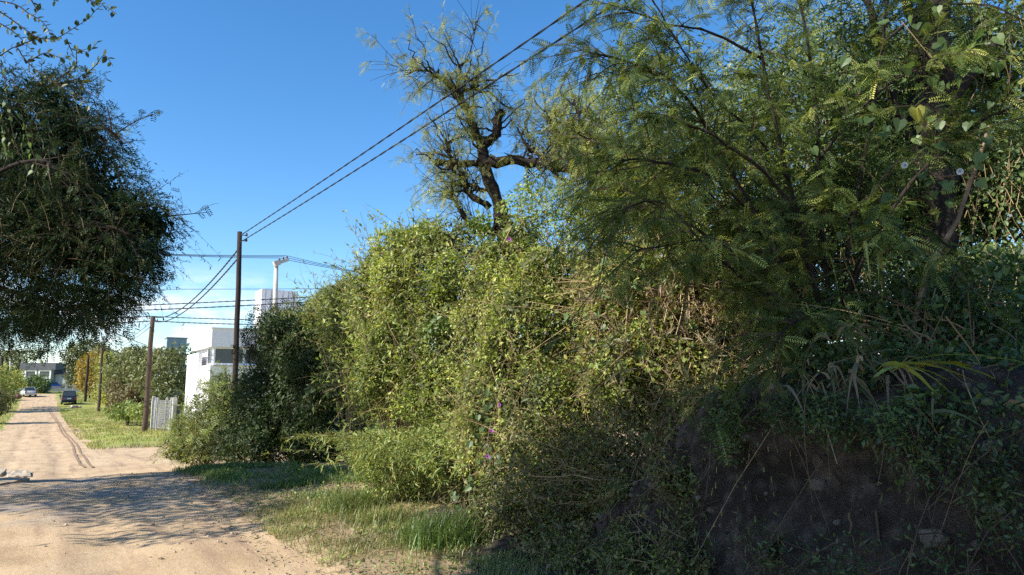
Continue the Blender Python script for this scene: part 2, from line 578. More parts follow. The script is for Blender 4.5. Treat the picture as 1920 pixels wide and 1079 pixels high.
M_TEAL = rough_mat('teal_panel', (0.27, 0.34, 0.34), (0.33, 0.40, 0.40), 1.5, 0.6, 0)
M_ROOF = rough_mat('dark_roof_sheet', (0.06, 0.065, 0.075), (0.10, 0.105, 0.12), 1.5, 0.6, 0)
M_FRAME = paint('white_frame', (0.78, 0.78, 0.78), 0.4)
M_GLASS = paint('window_glass', (0.05, 0.065, 0.075), 0.06, 0, 0.3)
M_STONE = rough_mat('bank_stone', (0.06, 0.05, 0.043), (0.17, 0.145, 0.12), 9, 0.95, 0.7)
M_ASPH = rough_mat('far_asphalt', (0.045, 0.045, 0.05), (0.07, 0.07, 0.075), 2, 0.9, 0)


def ground_mat(name, mode):
    m, N, L, out = new_mat(name)
    b = N.new('ShaderNodeBsdfPrincipled'); b.inputs['Roughness'].default_value = 0.97; b.inputs['Specular IOR Level'].default_value = 0.1
    tc = N.new('ShaderNodeTexCoord'); src = tc.outputs['Object']
    sp = N.new('ShaderNodeSeparateXYZ'); L.new(src, sp.inputs[0])

    def noise(sc, det=5, rgh=0.6, vec=None):
        n = N.new('ShaderNodeTexNoise'); n.inputs['Scale'].default_value = sc; n.inputs['Detail'].default_value = det; n.inputs['Roughness'].default_value = rgh
        L.new(vec or src, n.inputs['Vector'])
        return n.outputs['Fac']

    def mixc(fac, a, bb):
        x = N.new('ShaderNodeMixRGB')
        if isinstance(fac, float):
            x.inputs['Fac'].default_value = fac
        else:
            L.new(fac, x.inputs['Fac'])
        for k, c in ((1, a), (2, bb)):
            if isinstance(c, tuple):
                x.inputs[k].default_value = (*c, 1)
            else:
                L.new(c, x.inputs[k])
        return x.outputs[0]

    def rng_(v, a, bb):
        x = N.new('ShaderNodeMapRange'); x.interpolation_type = 'SMOOTHSTEP'
        x.inputs['From Min'].default_value = a; x.inputs['From Max'].default_value = bb
        L.new(v, x.inputs['Value'])
        return x.outputs[0]
    if mode == 'road':
        c = ramp(N, [(0.28, (0.37, 0.262, 0.152)), (0.5, (0.51, 0.372, 0.226)), (0.72, (0.59, 0.445, 0.285))])
        L.new(noise(0.9, 7, 0.65), c.inputs[0])
        mp = N.new('ShaderNodeMapping'); mp.inputs['Scale'].default_value = (2.2, 0.16, 1)
        L.new(src, mp.inputs['Vector'])
        col = mixc(rng_(noise(1.6, 4, 0.6, mp.outputs[0]), 0.45, 0.75), c.outputs[0], (0.33, 0.225, 0.15))
        col = mixc(rng_(noise(26, 3), 0.58, 0.72), col, (0.30, 0.215, 0.15))
        # greyer patches just before the crossing
        g1 = N.new('ShaderNodeMath'); g1.operation = 'MULTIPLY'
        L.new(rng_(sp.outputs['Y'], 10.5, 13.5), g1.inputs[0])
        g2 = N.new('ShaderNodeMath'); g2.operation = 'SUBTRACT'; g2.inputs[0].default_value = 1.0
        L.new(rng_(sp.outputs['Y'], 17.0, 18.6), g2.inputs[1]); L.new(g2.outputs[0], g1.inputs[1])
        g3 = N.new('ShaderNodeMath'); g3.operation = 'MULTIPLY'
        L.new(g1.outputs[0], g3.inputs[0]); L.new(rng_(noise(0.8, 4), 0.40, 0.62), g3.inputs[1])
        col = mixc(g3.outputs[0], col, (0.30, 0.265, 0.23))
    elif mode == 'ground':
        c = ramp(N, [(0.3, (0.20, 0.155, 0.095)), (0.5, (0.34, 0.25, 0.15)), (0.7, (0.46, 0.335, 0.215))])
        L.new(noise(1.1, 7, 0.65), c.inputs[0])
        col = mixc(rng_(noise(0.7, 6, 0.65), 0.50, 0.70), c.outputs[0], (0.17, 0.16, 0.06))
        far = rng_(sp.outputs['Y'], 38.5, 42.0)
        c2 = ramp(N, [(0.35, (0.23, 0.27, 0.06)), (0.55, (0.30, 0.29, 0.09)), (0.68, (0.44, 0.33, 0.19))])
        L.new(noise(0.35, 6, 0.65), c2.inputs[0])
        col = mixc(far, col, c2.outputs[0])
    else:
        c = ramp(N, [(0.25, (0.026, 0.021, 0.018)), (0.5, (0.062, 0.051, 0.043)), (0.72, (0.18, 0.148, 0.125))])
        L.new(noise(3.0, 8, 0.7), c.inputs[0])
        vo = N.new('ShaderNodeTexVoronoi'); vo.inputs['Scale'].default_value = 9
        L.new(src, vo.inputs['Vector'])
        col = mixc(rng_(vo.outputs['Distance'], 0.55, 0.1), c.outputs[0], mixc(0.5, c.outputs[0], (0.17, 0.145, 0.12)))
    L.new(col, b.inputs['Base Color'])
    bp = N.new('ShaderNodeBump'); bp.inputs['Strength'].default_value = 0.55 if mode == 'road' else 0.9; bp.inputs['Distance'].default_value = 0.04 if mode != 'bank' else 0.09
    L.new(noise(11 if mode != 'bank' else 9, 10, 0.78), bp.inputs['Height'])
    L.new(bp.outputs[0], b.inputs['Normal'])
    L.new(b.outputs[0], out.inputs[0])
    return m


M_ROAD = ground_mat('dusty_dirt', 'road')
M_GROUND = ground_mat('grassy_earth', 'ground')
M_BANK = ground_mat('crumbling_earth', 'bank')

# ------------------------------------------------------------------ terrain
sv = np.concatenate([np.array([-3000, -1200, -500, -200, -90, -40, -20, -12, -8]), np.arange(-5, 0.5, 0.13), np.arange(0.5, 7, 0.065), np.arange(7, 22, 0.14), np.arange(22, 60, 0.45),
                     np.arange(60, 170, 2.0), np.array([170, 185, 200, 230, 260, 330, 500, 900, 1800, 3500, 6000])])
nv = np.concatenate([np.array([-5000, -2000, -900, -400, -200, -100, -60, -40, -28, -20, -15, -12]), np.arange(-9, 3.2, 0.14), np.arange(3.2, 5.2, 0.055),
                     np.arange(5.3, 10, 0.25), np.arange(10, 40, 1.5), np.array([45, 60, 90, 150, 300, 700, 1600, 4000])])
S2, N2 = np.meshgrid(sv, nv, indexing='ij')
Z2 = height(S2, N2)
V = np.stack([N2, S2, Z2], -1).reshape(-1, 3)
# push the bank face about so that it is broken earth, not a smooth ramp
bk = (smooth(V[:, 0], 3.55, 3.9) * (1 - smooth(V[:, 0], 4.9, 5.6)) * (1 - smooth(V[:, 1], 8, 11)) * smooth(V[:, 1], -5, -3))
V[:, 0] += bk * 0.07 * (fbm(np.stack([V[:, 2] * 24, V[:, 1] * 15, V[:, 0] * 9], -1), 35, 2) - 0.5)
V[:, 0] += bk * 0.22 * (fbm(np.stack([V[:, 2] * 9, V[:, 1] * 8, V[:, 0] * 4], -1), 33, 3) - 0.5)
V[:, 0] += bk * 0.6 * (fbm(np.stack([V[:, 2] * 2.6, V[:, 1] * 1.9, V[:, 0]], -1), 31, 4) - 0.5)
V[:, 2] += bk * 0.22 * (fbm(V * 3.1, 37, 3) - 0.5)
ns, nn = len(sv), len(nv)
ii, jj = np.meshgrid(np.arange(ns - 1), np.arange(nn - 1), indexing='ij')
FA = np.stack([ii * nn + jj, ii * nn + jj + 1, (ii + 1) * nn + jj + 1, (ii + 1) * nn + jj], -1).reshape(-1, 4)
sc_ = 0.25 * (S2[:-1, :-1] + S2[1:, :-1] + S2[:-1, 1:] + S2[1:, 1:]).ravel()
nc_ = 0.25 * (N2[:-1, :-1] + N2[1:, :-1] + N2[:-1, 1:] + N2[1:, 1:]).ravel()
wv = 0.5 * (fbm(np.stack([sc_ * 0.7, nc_ * 0.7, 0 * sc_], -1), 51, 3) - 0.5)


def road_edges(s):
    re = 2.55 - 0.10 * smooth(s, 12, 17) - 0.5 * smooth(s, 60, 90)
    le = np.where(s < 30, -4.6, -2.2)
    return le, re


le, re = road_edges(sc_)
is_road = (nc_ > le + wv) & (nc_ < re + 1.2 * wv) & (sc_ > -60) & (sc_ < 140)
is_road |= (sc_ > 18.6 + wv) & (sc_ < 38.8 + 2 * wv + 0.03 * np.abs(nc_)) & (nc_ > -45) & (nc_ < 42)
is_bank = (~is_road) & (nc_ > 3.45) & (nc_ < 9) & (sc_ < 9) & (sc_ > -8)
RZ = math.asin(0.53)


def terrain(name, sel, mat):
    g = Geo()
    f = FA[sel]
    u, inv = np.unique(f, return_inverse=True)
    g.add(V[u], inv.reshape(f.shape))
    o = g.build(name, mat, None, True, 'structure')
    o.rotation_euler = (0, 0, RZ)
    return o


terrain('ground', ~is_road & ~is_bank, M_GROUND)
terrain('dirt_road', is_road, M_ROAD)
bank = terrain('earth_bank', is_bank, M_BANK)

# paved highway far off, lying across the end of the dirt road, with a pale kerb in front
g = Geo()
for (sa, sb, dz) in ((150, 168, 0.12),):
    a, b, c, d = SN(sa, -90, dz), SN(sa, 70, dz), SN(sb, 70, dz + 0.5), SN(sb, -90, dz + 0.5)
    zz = 1.75
    top = [np.array([q[0], q[1], zz + 0.25 + (0.55 if k > 1 else 0)]) for k, q in enumerate((a, b, c, d))]
    bot = [q - np.array([0, 0, 2.0]) for q in top]
    g.add(top + bot, [[0, 1, 2, 3], [4, 5, 1, 0], [5, 6, 2, 1], [6, 7, 3, 2], [7, 4, 0, 3]])
g.build('paved_road', M_ASPH, None, False, 'structure')
g = Geo()
for t in np.arange(-60, 40, 6.0):
    q = SN(148, t + 3)
    box(g, (q[0], q[1], 1.75), (2.96, 0.3, 0.35), RAX)
kerb = g.build('kerb', M_CONC, None, False, 'structure')

# two curved tyre tracks, dark against the dust
M_TRACK = rough_mat('damp_track_dirt', (0.20, 0.135, 0.085), (0.33, 0.22, 0.14), 7, 0.95, 0.4)
for pts_ in ([(92, 772), (106, 792), (116, 812), (134, 832), (139, 848), (146, 864), (158, 878)], [(96, 772), (110, 792), (122, 812), (142, 832), (150, 848), (162, 864), (174, 878)]):
    ln = smooth_line([ground_at(*q) for q in pts_], 160)
    tg = unit(np.gradient(ln, axis=0) * [1, 1, 0]); sd = np.stack([-tg[:, 1], tg[:, 0], 0 * tg[:, 0]], -1)
    w_ = 0.045 * (0.6 + 0.8 * fbm(ln * 1.1, 5, 2))[:, None]
    rows = [ln + sd * w_ * k for k in (-1, 0, 1)]
    for q in rows:
        q[:, 2] = gz(q[:, 0], q[:, 1]) + 0.022
    g = Geo(); v = np.stack(rows, 1).reshape(-1, 3); k = np.arange(159)[:, None] * 3
    g.add(v, np.concatenate([k + [[0, 1, 4, 3]], k + [[1, 2, 5, 4]]]))
    g.build('tyre_track', M_TRACK, None, True, 'structure')

# ------------------------------------------------------------------ white house
HC = np.array([-18.5, 46.0])          # its near corner
hz = float(gz(HC[0], HC[1])) - 0.2


def hp(t, w, z):
    """house coordinates: t along the front to the right, w back along the road, z up"""
    q = HC + ND * t + UD * w
    return np.array([q[0], q[1], hz + z])


house = thing('white_house', 'white cubic two-storey house with corner window and tower box rising above the bushes', 'house', hp(0, 0, 0))
ztop = P(399, 616, 46.0)[2] - hz
zwin0, zwin1 = P(399, 684, 46)[2] - hz, P(399, 650, 46)[2] - hz
# the upper block with a recess at its near corner for the corner window
g = Geo()
box(g, hp(4.0, 3.6, (ztop + zwin1) / 2), (4.0, 3.6, (ztop - zwin1) / 2), RAX)
box(g, hp(4.15, 4.6, (zwin0 + zwin1) / 2 - 0.002), (3.85, 2.55, (zwin1 - zwin0) / 2), RAX)
box(g, hp(6.0, 1.05, (zwin0 + zwin1) / 2 - 0.002), (1.9, 0.98, (zwin1 - zwin0) / 2), RAX)
box(g, hp(4.0, 3.6, zwin0 / 2 - 0.004), (4.0, 3.58, zwin0 / 2), RAX)
wall = g.build('wall', M_WALL, house)
g = Geo()
zt = P(480, 541, 49)[2] - hz
box(g, hp(4.5, 2.7, (ztop + zt) / 2), (1.2, .9, (zt - ztop) / 2), RAX)
tw = g.build('tower', M_WALL, house)
g = Geo()
for k in range(6):
    box(g, hp(3.55 + k * 0.38, 1.785, (ztop + zt) / 2), (0.02, 0.012, (zt - ztop) / 2 - 0.05), RAX)
g.build('joint_strip', M_GREYW, tw, kind='stuff')
g = Geo()
zl = P(354, 668, 53)[2] - hz
box(g, hp(-0.13, 5.0, zl / 2), (0.12, 2.15, zl / 2), RAX)
g.build('terrace_wall', M_WALL, house)
for (t0, t1) in ((0.25, 2.0), (2.04, 4.0)):
    g = Geo(); zc = (zwin0 + zwin1) / 2; hh = (zwin1 - zwin0) / 2
    for tt in (t0, t1):
        box(g, hp(tt, 0.28, zc), (0.05, 0.06, hh - 0.003), RAX)
    for z in (zwin0 + 0.06, zwin1 - 0.06):
        box(g, hp((t0 + t1) / 2, 0.28, z), ((t1 - t0) / 2 - 0.052, 0.05, 0.05), RAX)
    wf = g.build('window', M_FRAME, house)
    g = Geo()
    box(g, hp((t0 + t1) / 2, 0.30, zc), ((t1 - t0) / 2 - 0.053, 0.01, hh - 0.115), RAX)
    g.build('pane', M_GLASS, wf)
g = Geo(); zc = (zwin0 + zwin1) / 2; hh = (zwin1 - zwin0) / 2
for w in (0.4, 1.95):
    box(g, hp(0.2, w, zc), (0.05, 0.05, hh - 0.003), RAX)
for z in (zwin0 + 0.05, zwin1 - 0.05):
    box(g, hp(0.2, 1.175, z), (0.045, 0.73, 0.045), RAX)
wf = g.build('window', M_FRAME, house)
g = Geo(); box(g, hp(0.22, 1.18, zc), (0.01, 0.72, hh - 0.10), RAX); g.build('pane', M_GLASS, wf)

g = Geo()
box(g, hp(4.0, 3.6, ztop + 0.035), (4.05, 3.65, 0.032), RAX)
g.build('coping', M_WALL, house)
g = Geo(); box(g, hp(2.1, 0.0, zwin0 - 0.035), (1.95, 0.09, 0.03), RAX); g.build('sill', M_CONC, house)
g = Geo(); tubes(g, np.array([hp(4.6, -0.06, 0), hp(4.6, -0.06, ztop - .2)]), np.full(2, .05), 8); g.build('downpipe', M_GREYW, house)

# teal water tank tower beyond
Yt = 66
c = P(329, 650, Yt)
tz = float(gz(c[0], c[1]))
t = thing('tank_tower', 'small teal-grey box tower standing above the far bushes left of the white house', 'tower', (c[0], c[1], tz))
zt = P(329, 636, Yt)[2]
g = Geo(); box(g, (c[0], c[1], (tz + zt) / 2), (0.80, 0.70, (zt - tz) / 2), RAX); tb = g.build('wall', M_TEAL, t)
g = Geo(); box(g, (c[0], c[1], zt + 0.052), (0.86, 0.76, 0.05), RAX); g.build('coping', M_GREYW, t)

# low building across the highway
Yb = 172.0
FX = np.array([[1, 0, 0], [0, 1, 0], [0, 0, 1.0]])
bl, br = P(44, 720, Yb), P(122, 720, Yb)
bz = 2.6
fb = thing('far_building', 'low grey building with dark roof and white framed bays across the highway', 'building', (bl[0], Yb, bz))
g = Geo(); zr = P(80, 694, Yb)[2]
xa, xb, xc = P(40, 720, Yb)[0], P(96, 720, Yb)[0], P(120, 720, Yb)[0]
box(g, ((xa + xb) / 2, Yb + 4, (bz + zr) / 2), ((xb - xa) / 2, 4, (zr - bz) / 2)); g.build('wall', M_GREYW, fb)
g = Geo(); z2 = P(80, 681, Yb)[2]
box(g, ((xa + xb) / 2 + 0.3, Yb + 3.8, (z2 + zr) / 2 + 0.003), ((xb - xa) / 2 + 0.7, 4.3, (z2 - zr) / 2)); g.build('roof', M_ROOF, fb)
g = Geo(); z3 = P(80, 702, Yb)[2]; z4 = P(105, 690, Yb)[2]
box(g, ((xb + xc) / 2 + 0.1, Yb + 4.5, (bz + z3) / 2), ((xc - xb) / 2 - 0.1, 3.5, (z3 - bz) / 2)); g.build('annex', M_GREYW, fb)
g = Geo()
g.add([(xb + .05, Yb + .4, z3 + .004), (xc + .3, Yb + .4, z3 + .004), (xc + .3, Yb + 8.5, z3 + .004), (xb + .05, Yb + 8.5, z3 + .004),
       (xb + .05, Yb + 1.4, z4), (xb + 1.6, Yb + 4, z4), (xb + 1.6, Yb + 5, z4), (xb + .05, Yb + 7, z4)],
      [[0, 3, 2, 1], [4, 5, 6, 7], [0, 1, 5, 4], [1, 2, 6, 5], [2, 3, 7, 6], [3, 0, 4, 7]])
g.build('annex_roof', M_ROOF, fb)
for (pa, pb, ya, yb) in ((47, 67, 694, 708), (73, 94, 694, 718)):
    xl, xr = P(pa, 700, Yb - 0.3)[0], P(pb, 700, Yb - 0.3)[0]
    zb_, zt_ = P(pa, yb, Yb - 0.3)[2], P(pa, ya, Yb - 0.3)[2]
    g = Geo()
    for x in (xl, xr):
        box(g, (x, Yb - 0.15, (zb_ + zt_) / 2), (0.14, 0.14, (zt_ - zb_) / 2))
    box(g, ((xl + xr) / 2, Yb - 0.15, zt_ - 0.16), ((xr - xl) / 2 - 0.142, 0.14, 0.15))
    wf = g.build('window', M_FRAME, fb)
    g = Geo(); zg0, zg1 = P(pa, 706, Yb)[2], P(pa, 697, Yb)[2]
    box(g, ((xl + xr) / 2, Yb - 0.03, (zg0 + zg1) / 2), ((xr - xl) / 2 - 0.4, 0.02, (zg1 - zg0) / 2)); g.build('pane', M_GLASS, wf)

# ------------------------------------------------------------------ poles and cables


def pole(px0, py0, px1, py1, Y, rad, label, mat, group='wooden utility poles along the dirt road', base=None, arms=True):
    top = P(px1, py1, Y)
    b = P(px0, py0, Y) if base is None else base
    b = np.array([b[0], b[1], float(gz(b[0], b[1]))])
    t = thing('utility_pole', label, 'utility pole', b, group)
    n = 9
    pts = np.linspace(b - [0, 0, 0.4], top, n)
    pts[1:-1, :2] += rng.normal(size=(n - 2, 2)) * rad * 0.12
    g = Geo(); tubes(g, pts, np.linspace(rad * 1.12, rad * 0.86, n), 10)
    g.build('shaft', mat, t, True)
    if arms:
        for k, dz in enumerate((0.10, 0.28)):
            g = Geo(); q = top - [0, 0, dz]
            tubes(g, np.array([q + RAX[0] * rad * 0.5, q + RAX[0] * (rad + 0.10), q + RAX[0] * (rad + 0.13) + [0, 0, 0.05]]), np.array([0.016, 0.016, 0.012]), 6)
            br = g.build('bracket', M_METAL, t)
            g = Geo(); q2 = q + RAX[0] * (rad + 0.13)
            tubes(g, np.array([q2 + [0, 0, -.02], q2 + [0, 0, .03], q2 + [0, 0, .05], q2 + [0, 0, .09]]), np.array([0.03, 0.045, 0.03, 0.02]), 8)
            g.build('insulator', M_PORC, br, True)
    return top


T1 = pole(440, 800, 449.5, 435, 23.5, 0.085, 'tallest dark wooden utility pole in front of the dark bushes', M_POLE)
T2 = pole(271, 812, 287, 593, 50.0, 0.16, 'brown wooden utility pole on the grass verge beside the wire fence', M_POLE2)
T3 = pole(185, 776, 192, 650, 86.0, 0.15, 'leaning wooden pole by the tangled brown vines before the yellow tree', M_POLE2, arms=False)
T4 = pole(159, 761, 166, 666, 104.0, 0.17, 'dark wooden pole beside the parked dark blue car', M_POLE, arms=False)
T5 = pole(141, 722, 142, 680, 150.0, 0.16, 'small far dark pole among the trees beyond the dark car', M_POLE, arms=False)
TL = pole(3, 745, 4, 668, 90.0, 0.16, 'dark pole at the left edge of the photo above the yellow bush', M_POLE, arms=False)

# pale poles far off
for (px, y0, y1, Y, r, lab) in ((125, 724, 682, 140, 0.17, 'pale concrete pole standing right of the low far building'),
                                (18, 735, 672, 120, 0.12, 'thin pale pole rising from the yellow bush on the left')):
    a, b = P(px, y0, Y), P(px + 1.2, y1, Y); a[2] = float(gz(a[0], a[1])) - 0.2
    t = thing('concrete_pole', lab, 'pole', a)
    g = Geo(); tubes(g, np.linspace(a, b, 5), np.linspace(r, r * 0.7, 5), 8); g.build('shaft', M_CONC, t, True)
    g = Geo(); box(g, b + [0, 0, 0.04], (r * 1.1, r * 1.1, 0.035)); g.build('cap', M_CONC, t)
# thin mast far behind
a, b = P(88, 700, 230), P(90, 645, 230); a[2] = float(gz(a[0], a[1])) - 0.2
t = thing('mast', 'thin tall mast far away rising behind the low building', 'mast', a)
g = Geo(); tubes(g, np.linspace(a, b, 5), np.linspace(0.16, 0.10, 5), 6); g.build('shaft', M_METAL, t)
g = Geo(); box(g, b + [0, 0, 0.1], (0.35, 0.2, 0.1)); g.build('lamp_head', M_METAL, t)

# concrete pole with a slanting crossarm and three insulators
Yc = 45.0
b, top = P(515, 700, Yc), P(518, 497, Yc)
b[2] = float(gz(b[0], b[1])) - 0.2
cp = thing('concrete_power_pole', 'pale concrete pole with short crossarm and three insulators above the dark bush', 'power pole', b)
g = Geo(); tubes(g, np.linspace(b, top, 6), np.linspace(0.20, 0.125, 6), 12); g.build('shaft', M_CONC, cp, True)
A0, A1 = P(513.5, 496, Yc - 0.3), P(541, 487, Yc + 0.2)
dx = unit(A1 - A0); dy = unit(np.cross([0, 0, 1.0], dx)); dz_ = np.cross(dx, dy)
g = Geo(); box(g, (A0 + A1) / 2, (np.linalg.norm(A1 - A0) / 2, 0.09, 0.10), np.array([dx, dy, dz_])); box(g, A0 + dx * 0.18 + [0, 0, 0.0], (0.17, 0.16, 0.16), np.array([dx, dy, dz_]))
g.build('crossarm', M_CONC, cp)
ins = []
for k in (0.45, 0.72, 0.97):
    q = A0 + (A1 - A0) * k + dz_ * 0.10
    g = Geo(); tubes(g, np.array([q, q + dz_ * 0.06, q + dz_ * 0.10, q + dz_ * 0.16]), np.array([0.03, 0.06, 0.05, 0.025]), 8)
    g.build('insulator', M_PORC, cp, True); ins.append(q + dz_ * 0.16)


def cable(a, b, sag, label, rad=0.012, twist=True, group='overhead cables', n=90, pitch=0.9):
    a, b = np.asarray(a, float), np.asarray(b, float)
    ln = np.linalg.norm(b - a)
    t = np.linspace(0, 1, max(n, int(ln / pitch * 6)) if twist else 24)
    p = a + (b - a) * t[:, None]
    p[:, 2] -= 4 * sag * t * (1 - t)
    d = unit(b - a); s1 = unit(np.cross(d, [0, 0, 1.0])); s2 = np.cross(s1, d)
    g = Geo()
    if twist:
        for ph in (0, math.pi):
            an = t * ln / pitch * 2 * math.pi + ph
            tubes(g, p + rad * 0.62 * (np.cos(an)[:, None] * s1 + np.sin(an)[:, None] * s2), np.full(len(t), rad), 4)
    else:
        tubes(g, p, np.full(len(t), rad), 5)
    o = g.build('overhead_cable', M_CABLE, None, True, at=a)
    tag(o, label, 'cable', group)
    return o


E0 = np.array([8.6, -2.2, 7.0])
cable(T1 - [0, 0, 0.14], E0, 0.10, 'upper twisted black cable running from the tallest pole up past the pruned tree', 0.013)
cable(T1 - [0, 0, 0.36], E0 - [-0.15, 0, 0.22], 0.12, 'lower twisted black cable running from the tallest pole up past the pruned tree', 0.013)
cable(T1 - [0, 0, 0.55], T2 - [0, 0, 0.05], 0.75, 'upper sagging cable between the tallest pole and the verge pole', 0.020)
cable(T1 - [0, 0, 0.85], T2 - [0, 0, 0.35], 0.70, 'lower sagging cable between the tallest pole and the verge pole', 0.020)
cable(T2 - [0, 0, 0.3], T3 - [0, 0, 0.05], 0.55, 'upper cable from the verge pole towards the leaning pole', 0.018, False)
cable(T2 - [0, 0, 0.6], T3 - [0, 0, 0.35], 0.55, 'lower cable from the verge pole towards the leaning pole', 0.018, False)
g4 = 'cables crossing the side street'
cable(P(-260, 582, 47), P(650, 553, 43), 0.25, 'topmost of the four dark cables crossing above the side street', 0.022, True, g4)
cable(P(-260, 592, 47), P(650, 562, 43), 0.25, 'second of the four dark cables crossing above the side street', 0.024, True, g4)
cable(P(-260, 590, 47), T2 - [0, 0, 0.02], 0.25, 'thin dark cable ending at the top of the verge pole from the left', 0.022, True, g4)
cable(P(-260, 602, 47), T2 - [0, 0, 0.33], 0.3, 'lowest dark cable ending just under the verge pole top from the left', 0.024, True, g4)
cable(T2 - [0, 0, 0.02], P(640, 600, 46), 0.1, 'thin dark cable from the verge pole to the right behind the tallest pole', 0.022, True, g4)
cable(T2 - [0, 0, 0.33], P(640, 608, 46), 0.12, 'lower dark cable from the verge pole to the right behind the tallest pole', 0.024, True, g4)
pole(650, 780, 651, 548, 43.5, 0.13, 'wooden pole mostly hidden behind the pale bushes', M_POLE2, arms=False)
g3 = 'high power lines on the concrete pole'
for k, q in enumerate(ins):
    nm = ('left', 'middle', 'right')[k]
    cable(P(-320, 421 + 3 * k, 43), q, 0.45, f'thin high power line at the {nm} insulator, left of the concrete pole', 0.017, False, g3)
    cable(q, P(940, 540 + 4 * k, 52), 0.3, f'thin high power line at the {nm} insulator, right of the concrete pole', 0.017, False, g3)
cable(P(-300, 540, 60), P(700, 541, 58), 0.1, 'single thin wire in the sky above the four crossing cables', 0.020, False)

# ------------------------------------------------------------------ fence on the verge
f0 = P(285, 806, 54.0); f1 = P(324, 814, 49.0)
f0[2] = float(gz(f0[0], f0[1])); f1[2] = float(gz(f1[0], f1[1]))
fn = thing('wire_fence', 'short wire mesh fence with pale concrete posts behind the verge pole', 'fence', f0)
hh = 2.15
ks = [0, 0.14, 0.22, 0.64, 0.86, 1.0]
for i, k in enumerate(ks):
    q = f0 + (f1 - f0) * k
    g = Geo(); w = 0.12 if i in (0, 5) else 0.065
    h = hh + (0.1 if i == 0 else 0)
    box(g, q + [0, 0, h / 2 - 0.2], (w, w, h / 2 + 0.2), RAX)
    box(g, q + [0, 0, h + 0.03], (w * 0.7, w * 0.7, 0.028), RAX)
    g.build('post', M_CONC, fn)
d = unit(f1 - f0); ln = np.linalg.norm(f1 - f0)
g = Geo()
m = int(ln / 0.11)
a = f0 + np.linspace(0, 1, m)[:, None] * (f1 - f0)
for sg in (-1, 1):
    st = a + [0, 0, 0.08]; en = a + d * sg * 0.9 + [0, 0, 2.0]
    tubes(g, np.stack([st, en], 1), np.full((m, 2), 0.006), 3)
for z in (0.1, 1.05, 2.0):
    tubes(g, np.stack([f0 + [0, 0, z], f1 + [0, 0, z]]), np.full(2, 0.009), 4)
g.build('wire_mesh', M_METAL, fn, kind='stuff')
q = f1 + np.array([0.28, -0.1, 0])
gp = thing('gate_post', 'dark steel gate post right of the pale fence end post', 'post', q)
g = Geo(); box(g, q + [0, 0, 0.75], (0.09, 0.09, 0.95), RAX); g.build('shaft', M_CABLE, gp)
g = Geo(); box(g, q + [0, 0, 1.72], (0.11, 0.11, 0.018), RAX); g.build('cap', M_METAL, gp)

# ------------------------------------------------------------------ broken concrete slabs at the lip of the crossing
for (px, py, a, b, rz, tilt, lab) in (
        (35, 892, 0.27, 0.95, 2, 0, 'larger worn concrete slab lying at the lip of the crossing'),
        (-22, 890, 0.36, 0.95, -3, 0, 'weathered concrete slab cut off by the left edge of the photo'),
        (-12, 909, 0.42, 0.45, -40, 2, 'narrow concrete slab in front of the larger slabs')):
    c = ground_at(px, py) + [0, 0, 0.02]
    o = None
    g = Geo()
    x = np.linspace(-1, 1, 7); X, Yg = np.meshgrid(x, x, indexing='ij')
    tz = 0.045 + 0.010 * rng.normal(size=X.shape)
    ed = 1 + 0.03 * rng.normal(size=X.shape)
    tv = np.stack([X * a * ed, Yg * b * ed, tz], -1).reshape(-1, 3)
    bv = tv * [1, 1, 0] - [0, 0, 0.15]
    k = np.arange(49).reshape(7, 7)
    fq = np.stack([k[:-1, :-1], k[1:, :-1], k[1:, 1:], k[:-1, 1:]], -1).reshape(-1, 4)
    rim = list(k[:, 0]) + list(k[-1, 1:]) + list(k[-2::-1, -1]) + list(k[0, -2:0:-1])
    ca, sa = math.cos(R(rz) + RZ), math.sin(R(rz) + RZ)
    rot = np.array([[ca, sa, 0], [-sa, ca, 0], [0, 0, 1]])
    allv = np.concatenate([tv, bv]); allv[:, 2] += allv[:, 1] * math.sin(R(tilt))
    g.add(allv @ rot + c, fq)
    n0 = 0
    g.f.append(np.array([[rim[i], rim[i] + 49, rim[(i + 1) % len(rim)] + 49, rim[(i + 1) % len(rim)]] for i in range(len(rim))])); g.t.append(np.full(len(rim), .5))
    o = g.build('concrete_slab', M_SLAB, None, at=c)
    tag(o, lab, 'slab', 'concrete slabs at the lip of the crossing')

# ------------------------------------------------------------------ cars
M_CARB = paint('dark_blue_paint', (0.030, 0.040, 0.075), 0.28)
M_CARW = paint('pale_car_paint', (0.52, 0.54, 0.53), 0.3)
M_CARN = paint('bright_blue_paint', (0.05, 0.10, 0.32), 0.3)
M_TYRE = rough_mat('tyre_rubber', (0.012, 0.012, 0.012), (0.03, 0.03, 0.03), 10, 0.9, 0)
M_RED = paint('tail_lamp_red', (0.35, 0.02, 0.02), 0.2)
M_LAMP = paint('lamp_glass', (0.6, 0.6, 0.6), 0.15)
M_PLATE = paint('number_plate', (0.75, 0.75, 0.72), 0.5)


def loft(g, secs):
    """closed rings of equal size joined into one skin, capped at the ends"""
    secs = [np.asarray(s, float) for s in secs]
    k = len(secs[0])
    v = np.concatenate(secs)
    f = []
    for i in range(len(secs) - 1):
        for j in range(k):
            f.append([i * k + j, i * k + (j + 1) % k, (i + 1) * k + (j + 1) % k, (i + 1) * k + j])
    n0 = g.n
    g.add(v, f)
    g.f.append(np.array([[n0 + k - 1 - j for j in range(k)]])); g.t.append(np.array([.5]))
    g.f.append(np.array([[n0 + (len(secs) - 1) * k + j for j in range(k)]])); g.t.append(np.array([.5]))


